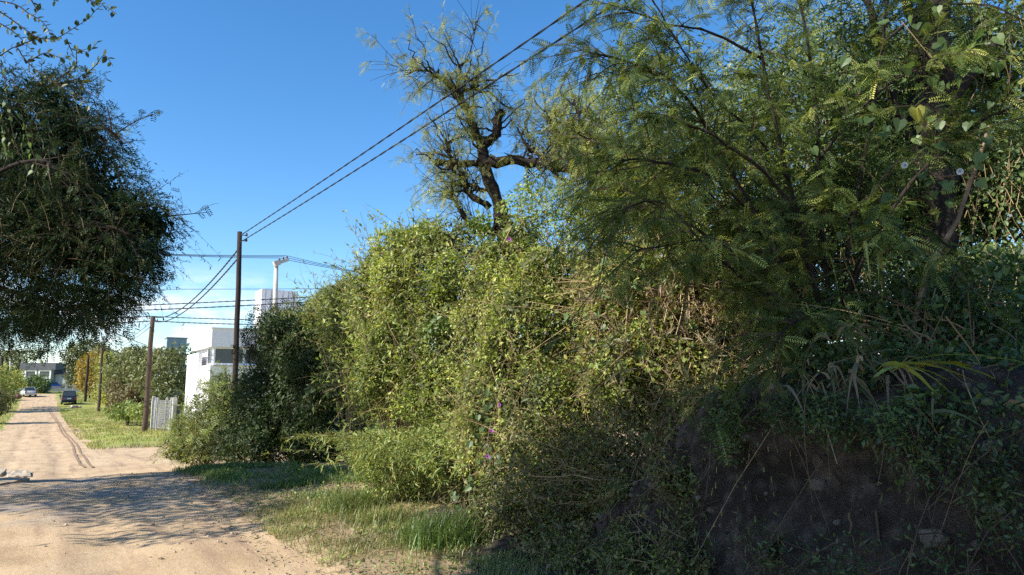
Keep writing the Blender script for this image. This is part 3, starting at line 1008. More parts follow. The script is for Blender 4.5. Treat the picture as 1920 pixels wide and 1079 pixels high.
def car(label, pos, yaw, mat, L=4.1, W=1.7, H=1.5, hatch=True, plate=True):
    """local y is forward; the root stands on the ground"""
    t = thing('parked_car', label, 'car', pos)
    c, s = math.cos(yaw), math.sin(yaw)
    M = np.array([[c, s, 0], [-s, c, 0], [0, 0, 1.0]])

    def w(p):
        return np.asarray(p, float) @ M + pos
    h, l = W / 2, L / 2

    def ring(y, zb, zt, hw):
        r = 0.10
        return w([(-hw, y, zb), (hw, y, zb), (hw * 1.02, y, (zb + zt) / 2), (hw, y, zt - r), (hw - r, y, zt), (-hw + r, y, zt), (-hw, y, zt - r), (-hw * 1.02, y, (zb + zt) / 2)])
    g = Geo()
    zs = H * 0.60
    tail = zs * (0.98 if hatch else 0.93)
    loft(g, [ring(-l, 0.38, tail * 0.90, h * 0.88), ring(-l + 0.10, 0.25, tail, h * 0.97), ring(-l + 0.9, 0.22, zs, h), ring(0.4, 0.22, zs, h), ring(l - 0.9, 0.22, zs * 0.94, h), ring(l - 0.12, 0.25, zs * 0.82, h * 0.95), ring(l, 0.36, zs * 0.72, h * 0.85)])
    body = g.build('body', mat, t, True)
    # greenhouse
    yr0, yr1 = ((-l + 0.06, -l + 0.48) if hatch else (-l + 0.65, -l + 1.15))
    yf0, yf1 = l - 1.05, l - 1.85

    def cab(y, z, hw):
        return w([(-hw, y, z), (hw, y, z)])
    g = Geo()
    b4 = [(-h * .93, yr0, zs * .97), (h * .93, yr0, zs * .97), (h * .93, yf0, zs * .96), (-h * .93, yf0, zs * .96)]
    t4 = [(-h * .76, yr1, H - .03), (h * .76, yr1, H - .03), (h * .76, yf1, H - .03), (-h * .76, yf1, H - .03)]
    g.add(w(b4 + t4), [[0, 3, 2, 1], [4, 5, 6, 7], [0, 1, 5, 4], [1, 2, 6, 5], [2, 3, 7, 6], [3, 0, 4, 7]])
    g.build('cabin', mat, t)
    g = Geo()
    box(g, w((0, (yr1 + yf1) / 2, H - 0.005)), (h * .75, (yf1 - yr1) / 2, 0.025), M)
    g.build('roof', mat, t)

    def pane(quad, nrm, name):
        q = np.array(quad, float); cen = q.mean(0); q = cen + (q - cen) * np.array([.86, .86, .80]); n_ = np.array(nrm) * 0.02
        gg = Geo(); gg.add(w(np.concatenate([q + n_, q - n_ * .5])), [[0, 1, 2, 3], [4, 7, 6, 5], [0, 4, 5, 1], [1, 5, 6, 2], [2, 6, 7, 3], [3, 7, 4, 0]])
        gg.build(name, M_GLASS, t)
    pane([b4[0], b4[1], t4[1], t4[0]], (0, -1, .4), 'rear_window')
    pane([b4[2], b4[3], t4[3], t4[2]], (0, 1, .4), 'windscreen')
    pane([b4[1], b4[2], t4[2], t4[1]], (1, 0, .2), 'side_window')
    pane([b4[3], b4[0], t4[0], t4[3]], (-1, 0, .2), 'side_window')
    for sx in (-1, 1):
        for y in (-l + 0.75, l - 0.78):
            g = Geo()
            tubes(g, w(np.array([(sx * (h - .19), y, .31), (sx * (h - .17), y, .31), (sx * (h - 0.01), y, .31), (sx * (h + .012), y, .31)])), np.array([.27, .31, .31, .27]), 16)
            wh = g.build('wheel', M_TYRE, t, True)
            g = Geo()
            tubes(g, w(np.array([(sx * (h + .008), y, .31), (sx * (h + .02), y, .31)])), np.array([.19, .17]), 12); g.build('rim', M_METAL, wh)
        g = Geo(); box(g, w((sx * h * .80, -l + .045, zs * .78)), (.10, .05, .17), M); g.build('tail_lamp', M_RED, t)
        g = Geo(); box(g, w((sx * h * .70, l - .02, zs * .64)), (.15, .05, .07), M); g.build('headlight', M_LAMP, t)
        g = Geo(); box(g, w((sx * (h + .10), l - 1.25, zs + .06)), (.10, .05, .07), M); g.build('mirror', mat, t)
    g = Geo(); box(g, w((0, -l + .03, .40)), (h * .92, .10, .10), M); g.build('bumper', M_TYRE if hatch else mat, t)
    g = Geo(); box(g, w((0, l - .03, .40)), (h * .90, .10, .10), M); g.build('bumper', M_TYRE if hatch else mat, t)
    if plate:
        g = Geo(); box(g, w((0, -l - 0.05, zs * .72)), (.22, .012, .07), M); g.build('number_plate', M_PLATE, t)
    return t


def on(px, py, Y):
    q = P(px, py, Y); q[2] = float(gz(q[0], q[1])); return q


q = on(128, 760, 99)
car('dark blue hatchback parked on the right verge seen from behind', q, RZ, M_CARB, 3.9, 1.72, 1.72)
q = on(50, 745, 112)
car('pale silver sedan parked on the left side of the dirt road', q, RZ + 0.25, M_CARW, 4.3, 1.72, 1.42, False)
q = P(95, 723, 156); q[2] = 2.12
car('tiny blue car on the paved road before the low building', q, RZ + math.pi / 2 + 0.3, M_CARN, 4.1, 1.7, 1.42, False)

# ------------------------------------------------------------------ small things far along the road
# two pale posts near the highway
for k, px in enumerate((123, 137)):
    q = on(px, 744, 118)
    o = None
    g = Geo(); box(g, q + [0, 0, 0.75], (0.16, 0.16, 0.95), RAX); box(g, q + [0, 0, 1.72], (0.2, 0.2, 0.02), RAX)
    o = g.build('gate_post', M_CONC, None, at=q)
    tag(o, ('left' if k == 0 else 'right') + ' one of two pale posts standing just beyond the dark blue car', 'post', 'pale posts beyond the dark car')


def lump(g, c, r, seed, sub=8, tint=.5):
    """an irregular stone"""
    rr = np.random.default_rng(seed)
    th = np.linspace(0, math.pi, 6)[1:-1]
    ph = np.arange(sub) * 2 * math.pi / sub
    v = [np.array([0, 0, 1.0])] + [np.array([math.sin(a) * math.cos(b), math.sin(a) * math.sin(b), math.cos(a)]) for a in th for b in ph] + [np.array([0, 0, -1.0])]
    v = np.array(v)
    v = np.sign(v) * np.abs(v) ** 0.8
    v = v * (0.78 + 0.45 * rr.random((len(v), 1))) * np.asarray(r)
    f3, f4 = [], []
    m = len(th)
    for j in range(sub):
        f3.append([0, 1 + j, 1 + (j + 1) % sub])
        f3.append([len(v) - 1, 1 + (m - 1) * sub + (j + 1) % sub, 1 + (m - 1) * sub + j])
        for i in range(m - 1):
            a = 1 + i * sub
            f4.append([a + j, a + sub + j, a + sub + (j + 1) % sub, a + (j + 1) % sub])
    n0 = g.n
    g.add(v + np.asarray(c), f4, tint)
    g.f.append(np.array(f3) + n0); g.t.append(np.full(len(f3), tint))


M_SACK = rough_mat('white_sack', (0.6, 0.6, 0.58), (0.78, 0.78, 0.76), 5, 0.8, 0.3)
M_RUST = rough_mat('reddish_rubble', (0.15, 0.075, 0.055), (0.30, 0.17, 0.13), 5, 0.9, 0.3)
q = on(26, 748, 104)
t = thing('rubble_heap', 'heap of reddish brown rubble beside the pale sedan on the left verge', 'rubble heap', q)
for k in range(16):
    a = rng.random() * 6.28; r = 0.95 * rng.random() ** .5
    g = Geo(); lump(g, q + [r * math.cos(a), r * .7 * math.sin(a), 0.25 + 0.75 * (1 - r) * rng.random() + .12], (.34, .3, .24), 300 + k)
    g.build('rubble_chunk', M_RUST, t)
g = Geo(); c = q + [0.25, -0.25, 1.20]; lump(g, c, (.32, .26, .26), 77, 10)
tag(g.build('sack', M_SACK, None, True, at=c), 'small white sack lying on top of the reddish rubble heap', 'sack')
q = on(141, 766, 92)
t = thing('rubbish_pile', 'low rubbish pile with a white bag on the verge before the dark blue car', 'rubbish pile', q)
for k, (dx_, r, mt) in enumerate(((-.35, (.22, .2, .2), M_SACK), (.0, (.4, .3, .18), M_RUST), (.3, (.35, .3, .14), M_STONE), (.5, (.2, .2, .12), M_SLAB))):
    g = Geo(); lump(g, q + [dx_, 0, 0.1], r, 90 + k); g.build('bag' if k == 0 else 'rubbish_lump', mt, t)

# ================================================================== vegetation


def base_of(blobs):
    c = np.array([b[0] for b in blobs]).mean(0)
    c[2] = float(gz(c[0], c[1]))
    return c


def stems_into(g, base, tips, r0, r1, seed, spread=0.35, k=4, m=6):
    """curved stems from about the base to every tip"""
    r = np.random.default_rng(seed)
    B = len(tips)
    st = np.repeat(base[None], B, 0) + np.concatenate([r.normal(size=(B, 2)) * spread, np.zeros((B, 1))], 1)
    st[:, 2] = gz(st[:, 0], st[:, 1]) - 0.05
    t = np.linspace(0, 1, m)[None, :, None]
    mid = st * 0.5 + tips * 0.5 + np.array([0, 0, 0.25]) * np.linalg.norm(tips - st, axis=1)[:, None] * 0.6 + r.normal(size=(B, 3)) * 0.12
    p = (1 - t) ** 2 * st[:, None] + 2 * t * (1 - t) * mid[:, None] + t * t * tips[:, None]
    p = p + r.normal(size=p.shape) * 0.02
    rad = np.linspace(r0, r1, m)[None] * (0.6 + 0.8 * r.random((B, 1)))
    tubes(g, p, rad, k, r.random(B), False)


def bush(name, label, cat, blobs, specs, seed, group=None, nstem=40, stem_r=(0.012, 0.003), stem_mat=None, base=None, trunk=None, inner=None, **kw):
    """specs: (template, leaf material, count, size, tint centre, tint spread, shell keywords)"""
    b = base_of(blobs) if base is None else base
    t = thing(name, label, cat, b, group)
    for q, sp in enumerate(specs):
        tpl, mat, n, size, tc, ts = sp[:6]
        kw2 = dict(kw)
        if len(sp) > 6:
            kw2.update(sp[6])
        od = {k: kw2.pop(k) for k in ('out', 'up', 'rnd', 'droop') if k in kw2}
        r = np.random.default_rng(seed + 100 + q)
        p, nr, _ = shell(blobs, n, seed + q, **kw2)
        Y, Z = leafdirs(nr, r, **od)
        tint = np.clip(tc + ts * r.normal(size=len(p)) + 0.55 * (fbm(p * 1.3, seed + 40, 2) - 0.5), 0, 1)
        g = Geo()
        scatter(g, tpl, p, Y, Z, size * (0.55 + 0.8 * r.random(len(p))), tint)
        g.build('foliage', mat, t, kind='stuff')
    if inner:  # darker leaves inside: the shade of deep gaps is put into their colour
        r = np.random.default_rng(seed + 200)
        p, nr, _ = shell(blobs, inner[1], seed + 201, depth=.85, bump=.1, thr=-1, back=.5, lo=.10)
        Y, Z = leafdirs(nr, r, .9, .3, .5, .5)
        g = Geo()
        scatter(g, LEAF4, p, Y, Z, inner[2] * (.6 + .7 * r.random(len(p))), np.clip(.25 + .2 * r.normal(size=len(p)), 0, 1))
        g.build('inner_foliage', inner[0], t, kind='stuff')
    if nstem:
        r = np.random.default_rng(seed + 300)
        tips, _, _ = shell(blobs, nstem * 3, seed + 301, depth=0.5, thr=-1)
        tips = tips[:nstem]
        g = Geo()
        stems_into(g, b, tips, stem_r[0], stem_r[1], seed + 302, spread=0.25 * float(np.mean([q[1][0] for q in blobs])))
        g.build('stems', stem_mat or M_STEM, t, kind='stuff')
    if trunk:
        g = Geo()
        top = np.array([q[0] for q in blobs]).mean(0)
        tubes(g, smooth_line([b - [0, 0, .2], b * .6 + top * .4 + [0.05, 0, 0], top], 8), np.linspace(trunk, trunk * .5, 8), 8)
        g.build('trunk', M_BARK, t, True)
    return t


def strands(t, blobs, n, seed, mat, stem_mat, leaf=0.035, tpl=LEAF4, lmin=0.5, lmax=1.6, step=0.035, tc=0.5, ts=0.2, out=1.03, stem_r=0.003, front=True, skip=0.12):
    """vines that hang down over the mounds, leaf after leaf"""
    r = np.random.default_rng(seed)
    C = np.array([b[0] for b in blobs]); A = np.array([b[1] for b in blobs])
    w = (A[:, 0] + A[:, 1]) * A[:, 2]
    i = r.choice(len(blobs), n, p=w / w.sum())
    az = r.uniform(0, 2 * math.pi, n)
    if front:      # most of them on the side that faces the road
        toward = math.atan2(-ND[1] - 0.2, -ND[0] * 0.6)
        az = np.where(r.random(n) < 0.8, toward + r.normal(size=n) * 0.75, az)
    m = int(lmax / step)
    L = r.uniform(lmin, lmax, n)
    zt = C[i, 2] + A[i, 2] * r.uniform(-0.2, 0.95, n)
    dn = np.arange(m) * step
    z = zt[:, None] - dn[None]
    rel = np.clip((z - C[i, 2][:, None]) / A[i, 2][:, None], 0, 0.99)
    rr = np.sqrt(1 - rel ** 2) * out
    wob = np.cumsum(r.normal(size=(n, m)) * 0.028, 1)
    az2 = az[:, None] + wob / np.maximum(A[i, 0][:, None], .3)
    bulge = 0.85 + 0.3 * fbm(np.stack([np.cos(az) * 3, np.sin(az) * 3, i * 5.0], -1), seed + 3, 2)
    p = np.stack([C[i, 0][:, None] + np.cos(az2) * A[i, 0][:, None] * rr * bulge[:, None],
                  C[i, 1][:, None] + np.sin(az2) * A[i, 1][:, None] * rr * bulge[:, None], z], -1)
    ok = (dn[None] < L[:, None])
    gzz = gz(p[..., 0].ravel(), p[..., 1].ravel()).reshape(n, m)
    ok &= p[..., 2] > gzz + 0.03
    # drop what lies deep inside a neighbour
    for k in range(len(blobs)):
        q = np.linalg.norm((p - C[k]) / A[k], axis=-1)
        ok &= ~((q < 0.7) & (i[:, None] != k))
    nr = unit(np.stack([np.cos(az2), np.sin(az2), 0.3 * np.ones_like(az2)], -1))
    pick = ok & (r.random((n, m)) > skip)
    pp = p[pick] + r.normal(size=(pick.sum(), 3)) * 0.018
    nn_ = nr[pick]
    Z = unit(nn_ * 0.8 + np.array([0, 0, 0.45]) + r.normal(size=nn_.shape) * 0.5)
    Y = unit(r.normal(size=nn_.shape) * 0.8 + np.array([0, 0, -0.7]) + nn_ * 0.3)
    Y = unit(Y - Z * (Y * Z).sum(1, keepdims=True))
    st = np.repeat((tc + ts * r.normal(size=(n, 1))), m, 1)[pick]
    tint = np.clip(st + 0.12 * r.normal(size=len(pp)), 0, 1)
    g = Geo()
    scatter(g, tpl, pp, Y, Z, leaf * (0.6 + 0.8 * r.random(len(pp))), tint)
    g.build('hanging_foliage', mat, t, kind='stuff')
    if stem_mat is not None:
        sub = p[:, ::4]
        ln_ok = ok[:, ::4].all(1) if False else None
        # stems are cut at the strand's own length by folding the rest onto its end
        mm = sub.shape[1]
        last = np.clip((ok[:, ::4].sum(1) - 1), 0, mm - 1)
        idx = np.minimum(np.arange(mm)[None], last[:, None])
        sub = np.take_along_axis(sub, idx[..., None].repeat(3, -1), 1)
        sub = sub + np.arange(mm)[None, :, None] * 1e-5
        good = last > 2
        g = Geo()
        tubes(g, sub[good], np.full(sub[good].shape[:2], stem_r), 3, r.random(good.sum()), False)
        g.build('hanging_stems', stem_mat, t, kind='stuff')


def tangle(t, blobs, n, seed, mat=None, r0=0.004, ln=(0.3, 0.9), droop=0.3, depth=0.35, out=0.6, name='dry_stems'):
    """dry curved stalks sticking out of a mound"""
    r = np.random.default_rng(seed)
    p, nr, _ = shell(blobs, n * 2, seed, depth=depth, thr=-1, bump=0.15)
    p, nr = p[:n], nr[:n]
    n = len(p)
    d = unit(nr * out + r.normal(size=(n, 3)) * 0.7)
    L = r.uniform(ln[0], ln[1], n)[:, None, None]
    s = np.linspace(0, 1, 5)[None, :, None]
    bend = r.normal(size=(n, 1, 3)) * 0.25 + np.array([0, 0, -droop])
    q = p[:, None] - d[:, None] * L * 0.35 + d[:, None] * L * s + bend * L * s * s
    g = Geo()
    tubes(g, q, np.linspace(1, .45, 5)[None] * r0 * (0.6 + r.random((n, 1))), 3, r.random(n), False)
    g.build(name, mat or M_STEM, t, kind='stuff')


def lumpy(blobs, k, seed, f=(.28, .5)):
    """smaller lumps on the skin of the mounds"""
    r = np.random.default_rng(seed)
    out = list(blobs)
    for c, a in blobs:
        for _ in range(k):
            d = unit(r.normal(size=3) + [-.3, -.5, .35])
            s_ = r.uniform(*f)
            out.append((c + d * a * r.uniform(.72, 1.0), np.array([1, 1, 1]) * float(np.mean(a)) * s_ * r.uniform(.8, 1.2, 3)))
    return out


def shoots(t, blobs, n, seed, mat, leaf, ln=(.3, .8), per=14, tpl=None, up=.6, tc=.55, droop=.25, name='leafy_shoots'):
    """leafy shoots that stick out of a mound and break its outline"""
    r = np.random.default_rng(seed)
    p, nr, _ = shell(blobs, n * 3, seed, depth=.25, thr=-1, back=.5)
    p, nr = p[:n], nr[:n]; n = len(p)
    d = unit(nr * .8 + np.array([0, 0, up]) + r.normal(size=(n, 3)) * .55)
    L = r.uniform(ln[0], ln[1], n)[:, None, None]
    s = np.linspace(0, 1, 7)[None, :, None]
    q = p[:, None] - d[:, None] * .1 + L * (d[:, None] * s + (r.normal(size=(n, 1, 3)) * .2 + np.array([0, 0, -droop])) * s * s)
    g = Geo(); tubes(g, q, np.linspace(.0045, .0018, 7)[None] * np.ones((n, 1)), 3, r.random(n), False)
    g.build(name + '_stems', M_STEM, t, kind='stuff')
    a = np.arange(n)[:, None]
    u = (.1 + .9 * r.random((n, per))) * 5.999; i = u.astype(int); f = (u - i)[..., None]
    b = (q[a, i] * (1 - f) + q[a, i + 1] * f).reshape(-1, 3); tn = unit(q[a, i + 1] - q[a, i]).reshape(-1, 3)
    Y = unit(tn * .6 + r.normal(size=b.shape) * .7); Z = unit(r.normal(size=b.shape) * .7 + [-.3, -.2, .6]); Z = unit(Z - Y * (Y * Z).sum(1, keepdims=True))
    g = Geo(); scatter(g, tpl or LEAF4, b, Y, Z, leaf * (.5 + .9 * r.random(len(b))), np.clip(tc + .22 * r.normal(size=len(b)), 0, 1))
    g.build(name, mat, t, kind='stuff')


# ---------------------------------------------------------------- mounds of vine along the right of the road
HG = 'vine mounds and bushes along the bank'
corner = [blob(400, 775, 24, 52, 50, .9), blob(360, 806, 24.5, 34, 36, .8), blob(440, 800, 23.5, 55, 58, 1.0), blob(430, 742, 24.5, 38, 40, .8), blob(335, 838, 23, 30, 26, .6), blob(385, 845, 22.5, 60, 26, .7)]
corner = lumpy(corner, 4, 82)
t = bush('feathery_bush', 'pale green feathery bush on the crossing corner beside the tallest pole', 'bush', corner,
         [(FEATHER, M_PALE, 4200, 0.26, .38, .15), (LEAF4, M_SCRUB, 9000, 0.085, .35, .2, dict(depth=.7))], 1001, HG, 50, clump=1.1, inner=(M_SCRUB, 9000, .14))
shoots(t, corner, 260, 1015, M_PALE, .11, (.3, .9), 22, NARROW, .8)
tangle(t, corner, 160, 1009, r0=.006, ln=(.3, .9), droop=-.2)

darkb = [blob(545, 668, 20, 62, 72, 1.2), blob(505, 765, 20, 80, 82, 1.2), blob(590, 740, 19.5, 88, 118, 1.3), blob(480, 832, 19.3, 85, 42, .9), blob(600, 828, 18.8, 75, 50, .9), blob(640, 760, 18.4, 60, 110, 1.0), blob(610, 690, 18.9, 60, 90, .9)]
darkb = lumpy(darkb, 4, 69)
dark_bush = bush('dark_thorn_bush', 'large dark shaded thorn bush filling the gap right of the tallest pole', 'bush', darkb,
         [(LEAF4, M_DARK, 60000, 0.085, .35, .2), (FEATHER, M_DARK, 4500, 0.26, .5, .2), (NARROW, M_BROWNV, 5000, 0.13, .5, .2, dict(depth=.6))], 1101, HG, 60, inner=(M_DARK, 26000, .15), clump=1.0, depth=.5)
# open dark twigs above it, lacy against the sky
lace = [blob(500, 612, 20.2, 46, 42, .7), blob(555, 590, 20.4, 38, 36, .7), blob(575, 640, 20, 40, 45, .8), blob(470, 655, 20, 26, 30, .5)]
t = bush('open_thorn_tree', 'small open thorn tree with lacy dark twigs in front of the white house', 'tree', lace,
         [(SPRIG, M_LTREE, 1500, 0.19, .5, .2), (LEAF4, M_LTREE, 4200, 0.05, .4, .2)], 1151, None, 110, (0.026, 0.004), M_TWIG, SN(23.6, 7.0), clump=2.0, depth=.8, thr=.52, trunk=.05)

pale = [blob(715, 530, 16.4, 36, 42, .7), blob(670, 560, 16.8, 42, 46, .8), blob(655, 610, 17.4, 60, 62, 1.0), blob(712, 690, 16.6, 56, 110, 1.0), blob(620, 590, 18.5, 48, 42, .8), blob(700, 600, 16.6, 50, 70, .9)]
pale = lumpy(pale, 5, 57)
t = bush('pale_shrub', 'tall pale green shrub between the dark thorn bush and the vine mounds', 'bush', pale,
         [(NARROW, M_PALE, 40000, 0.12, .5, .2, dict(droop=.1)), (LEAF4, M_VINE, 30000, 0.075, .45, .2)], 1201, HG, 70, clump=1.3, inner=(M_SCRUB, 20000, .13))
shoots(t, pale, 420, 1215, M_PALE, .12, (.4, 1.2), 18, NARROW, .9)
tangle(t, pale, 200, 1209, r0=.005, ln=(.4, 1.1), droop=-.5, out=.9)

moundD = [blob(770, 540, 13.4, 88, 92, 1.1), blob(720, 575, 14, 62, 85, 1.0), blob(838, 520, 12.6, 82, 82, 1.0), blob(775, 660, 13, 95, 120, 1.2), blob(850, 650, 12.2, 78, 130, 1.0), blob(740, 720, 13.4, 60, 85, 1.0), blob(800, 462, 13.6, 62, 30, .7), blob(820, 740, 12.0, 90, 60, .9)]
moundD = lumpy(moundD, 6, 84)
t = bush('vine_mound', 'tall vine covered mound left of the lit vine curtain and right of the pale shrub', 'bush', moundD,
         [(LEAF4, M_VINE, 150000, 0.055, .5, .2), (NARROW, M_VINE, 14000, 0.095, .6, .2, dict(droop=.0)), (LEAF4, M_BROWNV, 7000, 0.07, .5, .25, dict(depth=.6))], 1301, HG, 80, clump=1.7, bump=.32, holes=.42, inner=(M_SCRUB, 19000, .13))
strands(t, moundD, 110, 1311, M_VINE, M_STEM, .058, LEAF4, .3, 1.2, .045, .58, .22)
shoots(t, moundD, 480, 1315, M_VINE, .075, (.3, 1.0), 16, LEAF4, .7)
shoots(t, moundD, 120, 1316, M_PALE, .12, (.4, 1.1), 16, NARROW, .9, name='narrow_leafy_shoots')
tangle(t, moundD, 420, 1312, ln=(.3, 1.0), droop=-.1)
bright = [blob(810, 620, 11.55, 24, 18, .25), blob(828, 608, 11.4, 18, 14, .2), blob(735, 505, 13.1, 22, 20, .3), blob(705, 530, 13.4, 14, 14, .2), blob(900, 420, 12.0, 20, 20, .25)]
bush('creeper_clump', 'fresh bright green creeper leaves clumped on the vine mound', 'creeper', bright,
     [(BROAD, M_BROAD, 900, .085, .85, .12, dict(thr=.2))], 1390, None, 0)

curtE = [blob(965, 520, 9.9, 78, 78, .8), blob(945, 620, 9.7, 62, 120, .8), blob(1005, 640, 9.5, 95, 150, .9), blob(1065, 550, 9.7, 85, 98, .9), blob(965, 770, 9.6, 100, 120, .9), blob(1065, 780, 9.1, 115, 145, .9), blob(1010, 890, 9.0, 105, 80, .8), blob(900, 830, 10.4, 60, 80, .8)]
curtE = lumpy(curtE, 6, 71)
curtain = bush('vine_curtain', 'sunlit yellow green vine curtain hanging below the pruned tree', 'bush', curtE,
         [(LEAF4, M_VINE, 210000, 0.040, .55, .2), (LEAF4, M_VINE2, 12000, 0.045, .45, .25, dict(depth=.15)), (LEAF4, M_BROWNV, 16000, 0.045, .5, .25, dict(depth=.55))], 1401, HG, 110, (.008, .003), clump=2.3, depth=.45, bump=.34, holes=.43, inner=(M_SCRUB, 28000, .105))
strands(curtain, curtE, 260, 1411, M_VINE, M_STEM, .043, LEAF4, .3, 1.1, .030, .62, .2)
shoots(curtain, curtE, 700, 1415, M_VINE, .05, (.15, .55), 14, LEAF4, .3)
shoots(curtain, curtE, 90, 1416, M_VINE2, .065, (.2, .6), 10, BROAD, .3, .4, name='broad_leafy_shoots')
tangle(curtain, curtE, 900, 1412, r0=.0035, ln=(.25, .9))

moundF = [blob(1180, 545, 8.5, 105, 90, .9), blob(1290, 550, 8.3, 125, 95, .9), blob(1390, 595, 8.0, 105, 110, .9), blob(1200, 680, 8.2, 105, 110, .9), blob(1320, 720, 7.7, 115, 105, .8), blob(1260, 480, 8.8, 90, 40, .7), blob(1420, 520, 8.2, 90, 70, .8)]
moundF = lumpy(moundF, 6, 84)
t = bush('leafy_vine_mound', 'yellowing vine mound with larger leaves and dry stalks under the acacia branches', 'bush', moundF,
         [(BROAD, M_VINE2, 11000, 0.055, .5, .25, dict(depth=.25)), (LEAF4, M_VINE, 110000, 0.040, .6, .2), (LEAF4, M_BROWNV, 20000, 0.05, .55, .25, dict(depth=.5))], 1501, HG, 90, (.008, .003), clump=2.2, bump=.34, holes=.40, inner=(M_SCRUB, 24000, .10))
M_STRAW = tint_mat('straw_stalk', [(.22, .15, .07), (.40, .29, .15), (.58, .45, .26)])
dryF = [blob(1330, 570, 7.9, 110, 70, .6), blob(1400, 610, 7.6, 90, 80, .5), blob(1250, 560, 8.1, 80, 60, .6)]
tangle(t, dryF, 620, 1520, M_STRAW, .005, (.5, 1.5), .15, .3, .2, 'straw_stalks')
shoots(t, dryF, 260, 1521, M_REED, .15, (.3, .8), 9, NARROW, .1, .8, .4, 'dry_blades')
strands(t, moundF, 110, 1511, M_VINE2, M_STEM, .042, LEAF4, .3, 1.1, .032, .5, .25)
shoots(t, moundF, 420, 1515, M_VINE2, .055, (.15, .6), 12, BROAD, .4, .5)
shoots(t, moundF, 260, 1516, M_REED, .16, (.3, .8), 10, NARROW, .5, .4, name='dry_grassy_shoots')
tangle(t, moundF, 1300, 1512, r0=.004, ln=(.3, 1.2), out=.35)
lowG = [blob(1060, 905, 7.9, 120, 95, .7), blob(1185, 860, 7.4, 115, 125, .7), blob(1120, 1000, 7.4, 140, 85, .7), blob(1290, 830, 7.0, 80, 100, .6), blob(945, 950, 8.4, 60, 60, .5), blob(1240, 960, 6.7, 100, 90, .5), blob(1320, 930, 5.9, 70, 80, .35), blob(1330, 1040, 5.6, 90, 60, .35), blob(1380, 780, 5.9, 60, 70, .4), blob(1130, 1070, 6.8, 110, 70, .4), blob(1230, 1060, 6.2, 110, 80, .4), blob(1300, 870, 6.2, 80, 90, .35)]
lowG = lumpy(lowG, 5, 57)
scrub = bush('low_scrub', 'low brownish scrub and dry weeds at the shaded foot of the vine curtain', 'bush', lowG,
         [(LEAF4, M_SCRUB, 46000, 0.036, .45, .22), (LEAF4, M_VINE, 30000, 0.038, .35, .22), (NARROW, M_BROWNV, 6000, 0.085, .5, .25, dict(droop=-.2, depth=.6))], 1601, HG, 140, (.006, .002), clump=2.2, depth=.6, inner=(M_SCRUB, 26000, .06))
shoots(scrub, lowG, 420, 1615, M_SCRUB, .05, (.2, .5), 12, LEAF4, .5)
tangle(scrub, lowG, 800, 1612, M_ROOT, r0=.003, ln=(.15, .6), droop=.1)

# shrubs in the shade of the acacia, on top of the bank
shrubJ = [blob(1600, 660, 5.7, 105, 115, .6), blob(1740, 640, 5.6, 130, 130, .6), blob(1880, 660, 5.2, 120, 125, .6), blob(1500, 620, 6.1, 70, 100, .6), blob(1830, 560, 5.8, 120, 90, .6), blob(1660, 560, 6.2, 130, 80, .7), blob(1640, 700, 4.75, 90, 60, .3), blob(1780, 710, 4.5, 100, 75, .3), blob(1900, 730, 4.2, 90, 80, .3), blob(1540, 690, 5.0, 60, 50, .3), blob(1890, 780, 4.0, 80, 60, .22), blob(1760, 765, 4.25, 80, 50, .22)]
shade_shrub = bush('broadleaf_shrub', 'dense dark broadleaf shrub in shade on top of the bare earth bank', 'bush', shrubJ,
         [(BROAD, M_BROAD, 24000, 0.055, .35, .22), (LEAF4, M_BROAD, 22000, 0.036, .4, .2, dict(depth=.6))], 1701, HG, 90, (.010, .003), clump=1.7, depth=.5)
tangle(shade_shrub, shrubJ, 220, 1712, r0=.004, ln=(.3, 1.0), droop=.5)
backK = [blob(1500, 430, 7.6, 150, 110, .9), blob(1700, 380, 7.8, 150, 150, .9), blob(1860, 330, 7.4, 110, 150, .9), blob(1640, 220, 8.2, 150, 140, .9), blob(1820, 120, 8.0, 140, 130, .9), blob(1860, 520, 6.9, 110, 60, .7)]
t = bush('climbing_vine', 'dark creeper smothering the thick trunk behind the acacia branches', 'creeper', backK,
         [(BROAD, M_BROAD, 26000, 0.062, .5, .25), (LEAF4, M_BROAD, 50000, 0.045, .5, .25, dict(depth=.7))], 1801, None, 120, (.010, .003), clump=1.5, depth=.65, inner=(M_DARK, 16000, .10))
strands(t, backK, 300, 1811, M_BROAD, M_STEM, .05, BROAD, .4, 1.4, .05, .55, .22)
lit = [blob(1895, 560, 6.6, 36, 62, .35), blob(1885, 500, 7.2, 40, 40, .35)]
bush('lit_creeper', 'sunlit patch of small yellow green leaves at the right edge of the photo', 'creeper', lit,
     [(LEAF4, M_VINE2, 5200, .040, .5, .25)], 1850, None, 12, clump=2.2)

# light crowns behind, seen through the acacia
behind = [blob(1330, 240, 13.5, 160, 110, 1.3), blob(1520, 150, 13.8, 180, 160, 1.4), blob(1480, 330, 13.2, 180, 110, 1.3), blob(1730, 200, 13.5, 170, 170, 1.4), blob(1890, 330, 13, 120, 200, 1.3), blob(1180, 330, 13.2, 110, 90, 1.0), blob(1120, 230, 13.6, 90, 80, .9), blob(1270, 420, 12.8, 130, 80, 1.0), blob(1060, 270, 13.4, 60, 50, .6), blob(1130, 400, 12.9, 80, 60, .7)]
bk_tree = bush('yellow_green_tree', 'light yellow green tree crown seen through the acacia branches', 'tree', behind,
         [(FEATHER, M_CAROB, 5500, 0.23, .5, .2, dict(droop=.6)), (LEAF4, M_CAROB, 105000, 0.062, .45, .2), (LEAF4, M_ACACIA, 30000, 0.07, .5, .2, dict(depth=.9))], 1901, None, 130, (.028, .005), M_TWIG, SN(11.5, 11.5), clump=1.0, depth=.75, thr=.40, trunk=.16)

